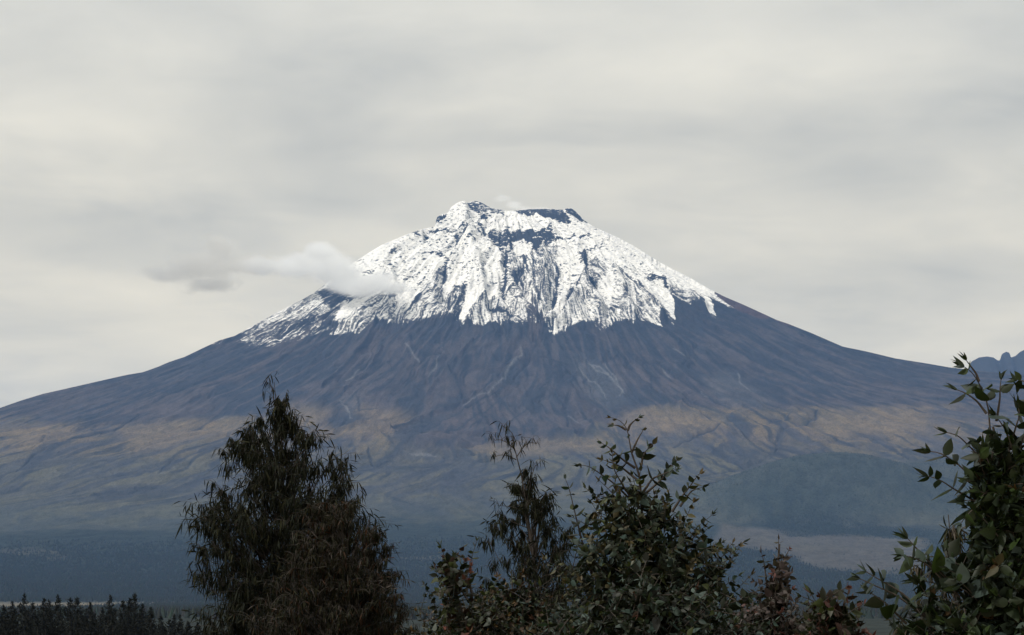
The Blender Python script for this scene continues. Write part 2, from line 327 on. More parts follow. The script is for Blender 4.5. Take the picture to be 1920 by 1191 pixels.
# long dark edges of the ice lobes and the crevasse arcs across them
linec([A((940, 300), (1040, 380), (1160, 440), (1260, 520), (1290, 600)), A((1060, 420), (1150, 500), (1135, 560), (1128, 700), (1110, 810)), A((880, 345), (800, 400), (790, 480), (730, 560), (705, 640), (700, 720)),
       A((700, 600), (600, 740), (500, 860), (400, 980)), A((1000, 840), (1120, 900), (1290, 1000)), A((1480, 560), (1500, 680), (1480, 800), (1400, 940)), A((1330, 560), (1330, 700), (1390, 860)),
       B((350, 540), (420, 700), (480, 860), (520, 950)), B((540, 600), (700, 740), (840, 900)), B((700, 640), (900, 720), (955, 790)), A((990, 840), (900, 980)), B((0, 860), (130, 980), (330, 720), (370, 620))], 2.8, .06, .85)
linec([A((800, 375), (880, 345), (985, 355)), A((830, 265), (940, 275), (1000, 330)), A((820, 460), (930, 410), (1060, 430)), A((760, 540), (850, 500), (960, 500)), A((720, 660), (800, 620), (1000, 640)), A((560, 350), (650, 330), (760, 340)), A((350, 470), (420, 470)), A((480, 400), (560, 380)),
       B((150, 420), (220, 385), (380, 390)), B((280, 500), (400, 470), (480, 470)), B((420, 600), (500, 590), (600, 640)), A((560, 500), (680, 490), (720, 520)), A((1180, 470), (1320, 500))], 1.8, .12, .8)  # one arc here deepens the small painted shadow
# clean snow and ice tongues
setc([A((760, 480), (960, 430), (1110, 520), (1125, 620), (1100, 800), (980, 760), (860, 700), (720, 750), (705, 700), (740, 600))], .90, 4)
setc([A((865, 720), (985, 770), (930, 890), (860, 972), (818, 940)), A((1290, 640), (1310, 700), (1280, 690))], .99, 2)
setc([B((850, 850), (950, 790), (975, 880), (988, 984), (950, 950), (890, 890)), B((1190, 870), (1240, 890), (1268, 945), (1200, 910)), B((1240, 742), (1270, 745), (1440, 812), (1620, 895), (1590, 900), (1440, 840))], .99, 1.5)
setc([B((420, 290), (560, 330), (1240, 720), (1200, 790), (1080, 830), (960, 750), (760, 560), (560, 450))], .97, 5)
setc([B((150, 470), (300, 480), (350, 620), (330, 720), (220, 700), (180, 560)), B((440, 680), (560, 680), (560, 800), (500, 930), (480, 860)), B((680, 660), (900, 760), (940, 820), (850, 860), (720, 760)), A((1180, 400), (1330, 440), (1300, 490), (1200, 440))], .95, 4)
setc([Cc((1385, 802), (1450, 680), (1600, 640), (1720, 590), (1640, 650), (1480, 760)), A((400, 750), (560, 760), (480, 850), (385, 890))], .97, 2)
setc([A((100, 520), (400, 420), (690, 560), (640, 720), (420, 790), (0, 760))], .90, 12)
setc([A((1440, 1040), (1520, 960), (1560, 1000), (1490, 1045)), A((820, 110), (870, 100), (860, 200), (800, 220))], .86, 3)
linec([A((1300, 385), (1380, 410), (1440, 415)), A((1330, 360), (1430, 385)), A((1100, 425), (1180, 415)), A((1230, 425), (1290, 440))], 1.4, .8)
setc([A((1180, 440), (1330, 480), (1310, 520), (1200, 490)), A((1130, 230), (1370, 225), (1330, 300), (1180, 300))], .93, 3)
cov[RR > 4200] = 0
# steep little faces shed their snow
gz, gx = np.gradient(ZD); steep = np.abs(gx) / (np.abs(np.gradient(XX, axis=1)) + .1)
rib = fbm((TH + warp * .8) * 19, RR / 1300, 4, 161, .55, True); rib2 = fbm((TH + warp * .5) * 44, RR / 800, 3, 167, .6, True)
ribk = sstep(650, 1100, RR) * sstep(2400, 2150, V) * sstep(.97, .93, cov) * sstep(-1500, -1100, XX)
cov = cov - ribk * (.30 * sstep(.62, .88, rib) + .18 * sstep(.60, .88, rib2)) * sstep(950, 750, XX + (1900 - V) * .3)
cov = cov - sstep(.5, 1.3, steep) * .12 * (cov < .97) + .10 * fbm(XX / 150, ZB / 90, 3, 87) * (cov < .96) * (cov > .05)
cov = np.where(cov < .004, -4.5, np.clip(np.log(np.clip(cov, .004, .997) / (1 - np.clip(cov, .004, .997))) / 1.702, -3.4, 3.4))   # share of white ground -> spread of the snow pattern

rock = np.array([.029, .030, .036]); brownrock = np.array([.060, .049, .047]); ash = np.array([.17, .17, .17])
grass = np.array([.162, .122, .070]); sedge = np.array([.074, .074, .052]); wood = np.array([.015, .021, .020]); field = np.array([.062, .058, .052])
col = np.zeros(XX.shape + (3,)) + rock
def lay(c, wgt):
    global col
    col += (c - col) * wgt[..., None]
m1 = fbm((TH + warp) * 7, RR / 1500, 4, 91); m2 = fbm(XX / 500, YY / 600, 4, 95); m3 = fbm(XX / 90, YY / 140, 4, 97)
lay(brownrock, sstep(-.05, .45, m1 + .3 * m3) * sstep(1250, 1600, RR) * .9 * sstep(1700, 300, XX))
lay(brownrock * .9, sstep(1600, 1250, V) * sstep(-.3, .4, m1 + .4 * m3) * .75)
GT = [(0, 785), (100, 798), (200, 803), (330, 798), (440, 788), (560, 778), (640, 800), (700, 802), (780, 850), (900, 848), (1000, 838), (1100, 822), (1150, 780), (1250, 764), (1400, 772), (1600, 768), (1780, 768), (1900, 788), (2100, 800)]
gth = [hit(*p) for p in GT]; gt = np.interp(U, [q[0] for q in gth], [q[1] for q in gth])
gw = sstep(-28, 34, gt - V + m1 * 45 + m2 * 60 + m3 * 18)
lay(grass * .85, gw * (.72 + .28 * sstep(-.3, .3, m2)))
lay(sedge, gw * sstep(900, 640, V + m2 * 110 + m3 * 40) * .8)
ridg = lambda k, l, sd_: fbm((TH + warpS * 1.3) * k, RR / l, 3, sd_, .5, True)
lay(rock * 2.6, sstep(1500, 2200, RR) * sstep(0, .5, fbm((TH + warpS) * 60, RR / 1700, 3, 181, .6)) * .18 * sstep(2600, 600, XX) * sstep(300, 500, V))
lay(rock * .55, sstep(1600, 2300, RR) * sstep(.1, .5, fbm((TH + warpS) * 75, RR / 1500, 3, 185, .6)) * .30 * sstep(300, 500, V))
lay(rock * 1.3, gw * sstep(.56, .76, ridg(17, 1500, 131)) * .7)
lay(rock * .8, sstep(1500, 2200, RR) * sstep(.56, .76, ridg(34, 1200, 141)) * .8 * sstep(300, 500, V))
lay(brownrock * 1.5, sstep(1700, 2200, RR) * sstep(.5, .75, ridg(26, 1100, 151)) * .5 * sstep(700, 900, V))
lay(rock * 1.5, gw * sstep(.35, .6, fbm((TH + warpS * 2) * 12, RR / 1300, 4, 101, .55, True) - .25 * m2) * .5)
lay(sedge * .6, gw * sstep(.0, .5, m2 + .5 * m3) * .45)
def paint(lst, c, k, soft=6):
    for p in lst:
        m, q = poly(p, soft); col[m] += (np.array(c) - col[m]) * (q * k)[:, None]
def draw(lst, c, k, wpx):
    for p in lst:
        m, q = stroke(p, wpx); col[m] += (np.array(c) - col[m]) * (q * k)[:, None]
paint([E((1700, 230), (1780, 210), (1990, 350), (2000, 460), (1900, 520), (1760, 400)), E((420, 460), (540, 440), (560, 560), (430, 580)), F((640, 340), (780, 300), (960, 420), (900, 440), (700, 440)), F((740, 450), (1000, 450), (1050, 480), (800, 500))], ash * .75, .22, 14)
paint([E((580, 60), (650, 80), (600, 200), (480, 300), (300, 390), (480, 220)), E((520, 440), (660, 420), (700, 520), (520, 530)), E((880, 400), (990, 290), (1060, 420), (900, 520))], brownrock * 1.25, .6, 8)
paint([E((720, 650), (860, 560), (1010, 540), (870, 680), (800, 750), (700, 720)), E((1550, 640), (1640, 620), (1730, 640), (1690, 680), (1590, 690)), E((380, 640), (350, 560), (520, 530), (560, 570), (470, 610)),
       F((780, 540), (860, 540), (960, 640), (900, 680), (830, 640)), F((1060, 660), (1110, 640), (1090, 730), (1060, 750)), F((770, 800), (930, 765), (960, 780), (850, 830)), F((1250, 760), (1340, 730), (1320, 800), (1230, 800)),
       D((120, 510), (200, 450), (230, 490), (110, 580), (60, 590)), D((330, 670), (400, 645), (620, 625), (700, 630), (400, 690)), D((600, 590), (640, 540), (700, 530), (640, 580)), D((370, 395), (430, 380), (540, 365), (440, 405))], rock * 1.1, .75, 4)
paint([D((440, 420), (720, 385), (950, 385), (820, 460), (500, 520)), D((0, 430), (200, 420), (300, 400), (290, 440), (120, 500)), E((370, 640), (540, 595), (640, 605), (700, 650), (500, 680)), E((520, 500), (860, 545), (700, 640), (500, 520)),
       F((200, 520), (460, 490), (760, 540), (780, 640), (420, 660), (260, 640)), F((1300, 530), (1906, 500), (1906, 640), (1400, 650), (1200, 650)), E((1130, 720), (1700, 680), (1906, 660), (1906, 740), (1300, 790)), E((0, 470), (200, 480), (360, 520), (280, 620), (150, 560))], grass * 1.1, .52, 16)
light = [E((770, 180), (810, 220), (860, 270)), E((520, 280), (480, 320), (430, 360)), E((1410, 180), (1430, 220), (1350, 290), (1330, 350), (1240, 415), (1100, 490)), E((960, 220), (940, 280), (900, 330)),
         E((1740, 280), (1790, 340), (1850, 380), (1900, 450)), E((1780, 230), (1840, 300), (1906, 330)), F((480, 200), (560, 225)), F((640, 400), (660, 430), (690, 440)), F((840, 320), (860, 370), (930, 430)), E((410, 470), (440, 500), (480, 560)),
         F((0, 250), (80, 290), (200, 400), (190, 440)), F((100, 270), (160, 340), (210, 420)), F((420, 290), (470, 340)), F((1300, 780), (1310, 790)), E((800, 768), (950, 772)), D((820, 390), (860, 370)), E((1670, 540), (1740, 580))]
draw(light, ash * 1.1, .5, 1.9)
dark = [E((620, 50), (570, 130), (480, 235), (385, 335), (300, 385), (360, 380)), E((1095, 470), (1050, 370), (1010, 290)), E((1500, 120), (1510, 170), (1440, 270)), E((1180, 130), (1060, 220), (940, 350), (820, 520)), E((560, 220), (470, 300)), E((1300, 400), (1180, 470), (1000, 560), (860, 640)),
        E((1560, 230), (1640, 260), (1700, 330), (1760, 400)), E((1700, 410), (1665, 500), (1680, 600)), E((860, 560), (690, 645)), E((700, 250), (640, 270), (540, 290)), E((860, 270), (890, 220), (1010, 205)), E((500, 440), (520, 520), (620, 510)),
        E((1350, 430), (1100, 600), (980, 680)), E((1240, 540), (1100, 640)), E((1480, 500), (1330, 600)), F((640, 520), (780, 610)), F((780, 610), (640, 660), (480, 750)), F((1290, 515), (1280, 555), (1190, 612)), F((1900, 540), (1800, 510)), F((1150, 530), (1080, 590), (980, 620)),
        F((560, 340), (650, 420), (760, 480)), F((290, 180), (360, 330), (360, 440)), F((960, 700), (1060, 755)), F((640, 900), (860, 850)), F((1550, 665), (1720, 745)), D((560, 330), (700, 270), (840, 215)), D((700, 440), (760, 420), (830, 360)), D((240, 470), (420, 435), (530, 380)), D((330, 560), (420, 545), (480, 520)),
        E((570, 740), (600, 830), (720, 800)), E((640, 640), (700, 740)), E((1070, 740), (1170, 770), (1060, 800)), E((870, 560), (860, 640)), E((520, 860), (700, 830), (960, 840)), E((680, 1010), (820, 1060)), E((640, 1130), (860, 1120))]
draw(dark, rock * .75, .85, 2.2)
# purple cinder on the right rim
paint([B((1240, 745), (1450, 850), (1640, 905), (1860, 1010), (1760, 1000), (1500, 930), (1330, 850))], (.085, .05, .045), .7, 3)
# plantations
_v = V + m3 * 40 + m2 * 80 + m1 * 50
wood_w = sstep(60, -50, _v - np.interp(XX, [-2400, -1500, -900, -500, 0, 600, 1100, 2000], [268, 300, 300, 345, 350, 330, 340, 300])) * sstep(-2.5, 4, ZB + m3 * 2)
fieldr = [F((760, 1150), (900, 1165), (1340, 1200), (1906, 1230), (1906, 1400), (1700, 1420), (1300, 1390), (1000, 1300), (700, 1260))]
def px_mask(lst, soft=6):
    mm = np.zeros(XX.shape)
    for p in lst:
        m, q = poly(p, soft); mm[m] = np.maximum(mm[m], q)
    return mm
fm = np.maximum(px_mask(fieldr, 8), .35 * px_mask([[(740, 1046), (800, 1042), (860, 1050), (760, 1060)], [(0, 1032), (110, 1035), (120, 1045), (0, 1040)], [(90, 1046), (130, 1045), (135, 1050), (90, 1052)]], 2))
wood_w = wood_w * (1 - fm)
wood_w = np.maximum(wood_w, px_mask([[(1430, 988), (1560, 985), (1640, 1000), (1600, 1008), (1480, 1000)]], 3))
hillw = np.clip(hills(XX, YY) / 80, 0, 1) * (XX > 600) * (YY < 11600)
lay(np.array([.036, .042, .036]), sstep(.0, .8, hillw + m3 * .3 + m2 * .15) * .74)
lay(wood * 2.2, sstep(560, 300, _v) * .45 * (1 - fm) * gw)
lay(wood * 1.15, wood_w * .97)
lay(field, fm * .8)
lay(np.array([.13, .115, .085]), sstep(2.0, -4.0, ZB) * sstep(2700, 2950, YY) * sstep(-400, -520, XX + YY * .06) * .9)
nearw = sstep(2900, 2600, YY) * sstep(-.095, -.075, XX / YY) + (YY >= 2600) * sstep(2, -3, ZB) * sstep(-520, -400, XX + YY * .06)
lay(wood * 1.1, np.clip(sstep(2900, 2600, YY) + nearw, 0, 1) * .95)
ZT = ZH + ZD * sstep(400, 5000, YY)

# carve the skyline to its surveyed shape
for it in range(3):
    el = ZT / YY; i = np.argmax(el, 0); j = np.arange(nc); ub = XX[i, j] / YY[i, j]; tgt = np.interp(ub, sb, se)
    near = (np.abs(ub) < .27)
    dz = np.where(near, (tgt - el[i, j]) * YY[i, j], 0); wgt = np.exp(-((YY - YY[i, j][None]) / (260 + 250 * it)) ** 2)
    ZT += dz[None] * wgt
    over = ZT / YY - tgt[None]; ZT -= np.where(near[None] & (over > 0), over * YY, 0)

def earth_mat(name, volcano=True):
    m = bpy.data.materials.new(name); m.use_nodes = True; t = m.node_tree; b = t.nodes['Principled BSDF']
    b.inputs['Roughness'].default_value = .95; b.inputs['Specular IOR Level'].default_value = .1
    geo = nd(t, 'ShaderNodeNewGeometry').outputs['Position']; ca = nd(t, 'ShaderNodeAttribute', attribute_name='tint')
    f1 = noise_(t, vmath(t, 'MULTIPLY', geo, (1, .4, .9)), .02, 6, .7); f2 = noise_(t, vmath(t, 'MULTIPLY', geo, (1, .35, 2)), .11, 3, .7)
    v = math_(t, 'ADD', smooth(t, f1, .3, .7, .76, 1.24), smooth(t, f2, .3, .7, -.26, .26))
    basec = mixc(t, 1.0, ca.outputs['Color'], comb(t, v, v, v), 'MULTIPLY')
    if volcano:
        cv = nd(t, 'ShaderNodeAttribute', attribute_name='snow').outputs['Fac']; st = nd(t, 'ShaderNodeAttribute', attribute_name='rill').outputs['Fac']
        fl = nd(t, 'ShaderNodeAttribute', attribute_name='flow').outputs['Vector']
        wv = noise_(t, geo, .008, 3, .5)
        dash = noise_(t, vmath(t, 'ADD', vmath(t, 'MULTIPLY', geo, (.024, .005, .10)), comb(t, 0.0, 0.0, math_(t, 'MULTIPLY', wv, 7.0))), 1.0, 4, .62, .4)
        rill = noise_(t, vmath(t, 'MULTIPLY', fl, (135, .006, 0)), 1.0, 3, .6, .6)
        speck = noise_(t, vmath(t, 'MULTIPLY', geo, (1, .5, 1.4)), .055, 4, .65)
        nn = math_(t, 'ADD', math_(t, 'MULTIPLY', rill, st), math_(t, 'MULTIPLY', dash, math_(t, 'SUBTRACT', 1.0, st)))
        nn = math_(t, 'ADD', math_(t, 'MULTIPLY', nn, .66), math_(t, 'MULTIPLY', speck, .34))
        nn = math_(t, 'ADD', math_(t, 'MULTIPLY', math_(t, 'SUBTRACT', nn, .5), 1.7), .5)
        thr = math_(t, 'ADD', math_(t, 'MULTIPLY', cv, -.125), .5)
        mask = smooth(t, math_(t, 'SUBTRACT', nn, thr), -.05, .055)
        soft_ = smooth(t, math_(t, 'SUBTRACT', nn, thr), -.19, .20); mask = math_(t, 'ADD', math_(t, 'MULTIPLY', mask, math_(t, 'SUBTRACT', 1.0, math_(t, 'MULTIPLY', st, .7))), math_(t, 'MULTIPLY', soft_, math_(t, 'MULTIPLY', st, .7)))
        snow_tone = smooth(t, math_(t, 'ADD', math_(t, 'MULTIPLY', speck, .6), math_(t, 'MULTIPLY', noise_(t, vmath(t, 'MULTIPLY', fl, (40, .004, 0)), 1.0, 4, .6, .8), .4)), .34, .58)
        snowc = mixc(t, math_(t, 'MULTIPLY', snow_tone, 1.0), (.60, .60, .60), (.96, .94, .885))  # snow varies with the noise from grey to near white
        basec = mixc(t, mask, basec, snowc)
    t.links.new(basec, b.inputs['Base Color'])
    bp = nd(t, 'ShaderNodeBump'); bp.inputs['Strength'].default_value = .9; bp.inputs['Distance'].default_value = 7.0
    t.links.new(math_(t, 'ADD', f2, math_(t, 'MULTIPLY', f1, 2.0)), bp.inputs['Height']); t.links.new(bp.outputs[0], b.inputs['Normal'])
    return m
def sheet(name, r0, r1, mat):
    n = r1 - r0; v = np.stack([XX[r0:r1], YY[r0:r1], ZT[r0:r1]], -1).reshape(-1, 3)
    idx = np.arange(n * nc).reshape(n, nc); q = np.stack([idx[:-1, :-1], idx[:-1, 1:], idx[1:, 1:], idx[1:, :-1]], -1).reshape(-1, 4)
    me = np_mesh(name, v, q); g = lambda a: a[r0:r1].reshape(-1)
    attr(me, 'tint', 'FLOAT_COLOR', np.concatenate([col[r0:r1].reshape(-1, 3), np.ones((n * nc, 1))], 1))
    attr(me, 'snow', 'FLOAT', g(cov)); attr(me, 'rill', 'FLOAT', g(style))
    attr(me, 'flow', 'FLOAT_VECTOR', np.stack([g(TH + warp * .35 + wx * .012 + fbm(XX / 330, ZB / 260, 2, 171) * .035), g(RR), g(ZB)], -1))
    return link(name, me, mat)
cut = int(np.searchsorted(Yr, 8000))
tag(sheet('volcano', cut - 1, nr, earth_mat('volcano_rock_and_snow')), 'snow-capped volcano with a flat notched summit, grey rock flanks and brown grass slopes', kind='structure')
tag(sheet('ground', 0, cut, earth_mat('plain_soil_and_grass', False)), 'dim plain at the foot of the volcano', kind='structure')

# ---------------------------------------------------------------- jagged rock ridge beyond the right flank
def far_ridge():
    prof_ = [(1700, 720), (1790, 700), (1815, 690), (1822, 676), (1835, 669), (1850, 667), (1862, 669), (1871, 675), (1875, 674), (1879, 662), (1886, 658), (1892, 660), (1895, 669), (1904, 666), (1913, 658), (1921, 654),
             (1940, 640), (1965, 648), (1990, 630), (2040, 655), (2150, 700), (2300, 760)]
    Yc = 17800.0; pb = np.array([ray(a, b)[0] / ray(a, b)[1] for a, b in prof_]) * Yc; pz = np.array([ray(a, b)[2] / ray(a, b)[1] for a, b in prof_]) * Yc
    xs = np.linspace(pb[0], pb[-1], 420); ys = Yc + np.linspace(-1500, 1500, 160); X, Y = np.meshgrid(xs, ys)
    crest = np.interp(X, pb, pz); d = np.abs(Y - Yc); Z = crest - d * .75 + fbm(X / 160, Y / 160, 5, 111, .55, True) * 50 * sstep(0, 400, d)
    idx = np.arange(X.size).reshape(X.shape); q = np.stack([idx[:-1, :-1], idx[:-1, 1:], idx[1:, 1:], idx[1:, :-1]], -1).reshape(-1, 4)
    m = bpy.data.materials.new('ridge_rock'); m.use_nodes = True; t = m.node_tree; b = t.nodes['Principled BSDF']; b.inputs['Roughness'].default_value = .95
    geo = nd(t, 'ShaderNodeNewGeometry').outputs['Position']
    k = smooth(t, noise_(t, geo, .03, 5, .7), .66, .72); t.links.new(mixc(t, k, (.022, .023, .028), (.4, .4, .4)), b.inputs['Base Color'])
    tag(link('rocky_ridge', np_mesh('r', np.stack([X, Y, Z], -1).reshape(-1, 3), q), m), 'jagged dark blue ridge with rounded pinnacles beyond the right flank', kind='structure')
far_ridge()

# ---------------------------------------------------------------- conifer plantations far off (too many to count)
def simple_mat(name, rough=.8, attr_name='tint', trans=0.0, spec=.3):
    m = bpy.data.materials.new(name); m.use_nodes = True; t = m.node_tree; b = t.nodes['Principled BSDF']
    b.inputs['Roughness'].default_value = rough; b.inputs['Specular IOR Level'].default_value = spec
    ca = nd(t, 'ShaderNodeAttribute', attribute_name=attr_name)
    geo = nd(t, 'ShaderNodeNewGeometry').outputs['Position']
    f = noise_(t, geo, 25 if trans else .6, 3, .6); v = smooth(t, f, .3, .7, .8, 1.2)
    c = mixc(t, 1.0, ca.outputs['Color'], comb(t, v, v, v), 'MULTIPLY'); t.links.new(c, b.inputs['Base Color'])
    if trans:
        tr = nd(t, 'ShaderNodeBsdfTranslucent'); t.links.new(mixc(t, 1.0, c, (1.3, 1.5, .5), 'MULTIPLY'), tr.inputs[0])
        ms = nd(t, 'ShaderNodeMixShader'); ms.inputs[0].default_value = trans
        t.links.new(b.outputs[0], ms.inputs[1]); t.links.new(tr.outputs[0], ms.inputs[2]); t.links.new(ms.outputs[0], t.nodes['Material Output'].inputs[0])
    return m
def plantation(name, wgt, count, hgt, label, ymin=3900):
    area = wgt * np.abs(np.gradient(YY, axis=0)) * np.abs(np.gradient(XX, axis=1)); area[YY < ymin] = 0; area[np.abs(XX / YY) > .25] = 0
    p = area.ravel() / area.sum(); k = rng.choice(p.size, count, p=p); sx = np.abs(np.gradient(XX, axis=1)).ravel()[k]; sy = np.abs(np.gradient(YY, axis=0)).ravel()[k]
    x = XX.ravel()[k] + rng.uniform(-.5, .5, count) * sx; y = YY.ravel()[k] + rng.uniform(-.5, .5, count) * sy; z = ZT.ravel()[k] - 2.0
    h = hgt * rng.uniform(.7, 1.2, count) + 2; r = h * rng.uniform(.2, .32, count); n = 6
    a = rng.uniform(0, 6.28, count)[:, None] + np.arange(n) * 2 * np.pi / n; rj = r[:, None] * rng.uniform(.7, 1.2, (count, n))
    ring = np.stack([x[:, None] + np.cos(a) * rj, y[:, None] + np.sin(a) * rj, (z + h * .2)[:, None] + rng.uniform(-.5, .8, (count, n))], -1)
    topv = np.stack([x + rng.uniform(-.3, .3, count), y, z + h], -1)[:, None]; bot = np.stack([x, y, z], -1)[:, None]
    v = np.concatenate([ring, topv, bot], 1).reshape(-1, 3); b0 = (np.arange(count) * (n + 2))[:, None]; kk = np.arange(n)[None]
    t1 = np.stack([b0 + kk, b0 + (kk + 1) % n, b0 + n + 0 * kk], -1).reshape(-1, 3); t2 = np.stack([b0 + (kk + 1) % n, b0 + kk, b0 + n + 1 + 0 * kk], -1).reshape(-1, 3)
    me = np_mesh(name, v, tris=np.concatenate([t1, t2]), smooth_=False)
    c = wood[None] * rng.uniform(.9, 1.15, (count, 1)) * np.array([1, 1, 1]) + rng.uniform(0, .008, (count, 3))
    attr(me, 'tint', 'FLOAT_COLOR', np.concatenate([np.repeat(c, n + 2, 0), np.ones((count * (n + 2), 1))], 1))
    tag(link(name, me, simple_mat(name + '_needles', .9)), label, kind='stuff')
plantation('forest', np.clip(wood_w, 0, 1) ** 2  * sstep(9500, 8500, YY), 85000, 8, 'dark conifer plantation covering the foot of the volcano')
plantation('woodland', np.maximum(np.clip(nearw, 0, 1) * (YY > 1500), 1.0 * (YY > 1300) * (YY < 2000)), 20000, 6, 'low dark woodland on the plain before the foot of the volcano', 1300)
plantation('scrub', hillw ** .7 * .6 + px_mask([[(1430, 985), (1560, 982), (1760, 1000), (1700, 1010), (1480, 1002)]], 5) * 3 + .02 * gw * (V < 500), 26000, 4, 'dark scrub on the rounded hill and lower slopes')

# ---------------------------------------------------------------- air and clouds
def vol_mat(name, density, color, aniso=0.0, shape=None):
    m = bpy.data.materials.new(name); m.use_nodes = True; t = m.node_tree; t.nodes.remove(t.nodes['Principled BSDF'])
    v = nd(t, 'ShaderNodeVolumePrincipled'); v.inputs['Color'].default_value = (*color, 1); v.inputs['Density'].default_value = density
    v.inputs['Anisotropy'].default_value = aniso
    if shape: t.links.new(shape(t), v.inputs['Density'])
    t.links.new(v.outputs[0], t.nodes['Material Output'].inputs['Volume']); return m
def box(name, lo, hi, mat):
    v = np.array([(x, y, z) for x in (lo[0], hi[0]) for y in (lo[1], hi[1]) for z in (lo[2], hi[2])])
    q = np.array([(0, 1, 3, 2), (4, 6, 7, 5), (0, 4, 5, 1), (2, 3, 7, 6), (0, 2, 6, 4), (1, 5, 7, 3)])
    return link(name, np_mesh(name, v, q, smooth_=False), mat)
zlow = float(ZT.min())
tag(box('haze', (-32000, -300, zlow - 1), (32000, 31000, 2870), vol_mat('haze_air', 1.85e-5, (.25, .50, 1.0))), 'thin blue haze over the whole valley', kind='stuff')

def cloud(name, blobs, density, color, seed, label, lo=.42, hi=.62, fine=90.0, aniso=.2):
    """a bank of vapour: a closed hull of swollen lumps filled with ragged density; blobs = (px, py, depth, half width, half height, half depth) in metres"""
    cs = [(*at(a, b, Y), rx, rz, ry) for a, b, Y, rx, rz, ry in blobs]; bm_v, bm_f = [], []
    lo_ = np.array([min(c[0] - c[3] for c in cs), min(c[1] - c[5] for c in cs), min(c[2] - c[4] for c in cs)]); hi_ = np.array([max(c[0] + c[3] for c in cs), max(c[1] + c[5] for c in cs), max(c[2] + c[4] for c in cs)])
    n = (14, 8, 10)                  # a rounded hull enclosing every lump
    u = np.linspace(0, 2 * np.pi, 25)[:-1]; w_ = np.linspace(0, np.pi, 14)[1:-1]; cen = (lo_ + hi_) / 2; ext = (hi_ - lo_) / 2 * 1.25
    ring = np.array([[np.sign(np.cos(a)) * abs(np.cos(a)) ** .6 * np.sin(b) ** .6, np.sign(np.sin(a)) * abs(np.sin(a)) ** .6 * np.sin(b) ** .6, np.sign(np.cos(b)) * abs(np.cos(b)) ** .6] for b in w_ for a in u])
    v = np.concatenate([ring, [[0, 0, 1], [0, 0, -1]]]) * ext
    m_ = len(u); q = np.array([(i * m_ + j, (i + 1) * m_ + j, (i + 1) * m_ + (j + 1) % m_, i * m_ + (j + 1) % m_) for i in range(len(w_) - 1) for j in range(m_)])
    k = len(ring); t_ = np.array([(k, j, (j + 1) % m_) for j in range(m_)] + [(k + 1, (len(w_) - 1) * m_ + (j + 1) % m_, (len(w_) - 1) * m_ + j) for j in range(m_)])
    def shape(t):
        P = nd(t, 'ShaderNodeNewGeometry').outputs['Position']; tot = None
        wp = nd(t, 'ShaderNodeTexNoise'); t.links.new(vmath(t, 'MULTIPLY', P, (1 / 420.,) * 3), wp.inputs['Vector']); wp.inputs['Scale'].default_value = 1; wp.inputs['Detail'].default_value = 2
        Pw = vmath(t, 'ADD', P, vmath(t, 'MULTIPLY', vmath(t, 'SUBTRACT', wp.outputs['Color'], (.5, .5, .5)), (230, 230, 200)))
        for c in cs:
            q_ = vmath(t, 'DIVIDE', vmath(t, 'SUBTRACT', Pw, c[:3]), (c[3], c[5], c[4]))
            ln = t.nodes.new('ShaderNodeVectorMath'); ln.operation = 'LENGTH'; t.links.new(q_, ln.inputs[0])
            f = smooth(t, ln.outputs['Value'], 1.0, .15); tot = f if tot is None else math_(t, 'MAXIMUM', tot, f)
        nz = noise_(t, vmath(t, 'ADD', vmath(t, 'MULTIPLY', P, (.7, .7, 1.15)), (seed * 777., 0, 0)), 1 / fine / 2.4, 6, .68, .8)
        e = smooth(t, math_(t, 'ADD', math_(t, 'MULTIPLY', tot, .9), math_(t, 'MULTIPLY', nz, 2.0)), lo, hi)
        return math_(t, 'MULTIPLY', math_(t, 'MULTIPLY', e, sstep_node(t, tot)), density)
    def sstep_node(t, x): return smooth(t, x, 0.0, .35)
    o_ = link(name, np_mesh(name, v, q, t_), vol_mat(name + '_vapour', density, color, aniso, shape)); o_.location = cen
    tag(o_, label, 'cloud'); return o_
cloud('cloud', [(690, 532, 14450, 260, 90, 300), (630, 512, 14700, 270, 130, 330), (605, 480, 14800, 190, 110, 260), (660, 530, 14600, 320, 75, 300), (730, 542, 14300, 200, 50, 160), (550, 497, 15000, 320, 115, 300), (490, 500, 15050, 260, 80, 200)], .016, (1, 1, .99), 1,
      'bright white cloud puff clinging to the left shoulder of the volcano, over the snow edge', lo=1.12, hi=2.0)
cloud('cloud', [(385, 500, 15200, 370, 130, 300), (325, 508, 15250, 310, 85, 260), (415, 470, 15200, 230, 150, 220), (400, 535, 15200, 300, 75, 240), (475, 500, 15150, 340, 95, 240)], .0095, (.86, .84, .79), 9,
      'thin grey ragged wisp of cloud in the open sky left of the volcano', lo=1.1, hi=2.1, fine=60)
cloud('steam_plume', [(946, 374, 16200, 95, 34, 110), (964, 383, 16150, 110, 36, 120), (984, 391, 16050, 120, 36, 120), (1004, 396, 15950, 90, 30, 100)], .006, (.98, .98, .97), 7,
      'small pale plume of steam drifting out of the summit crater', lo=.9, hi=2.0, fine=30)

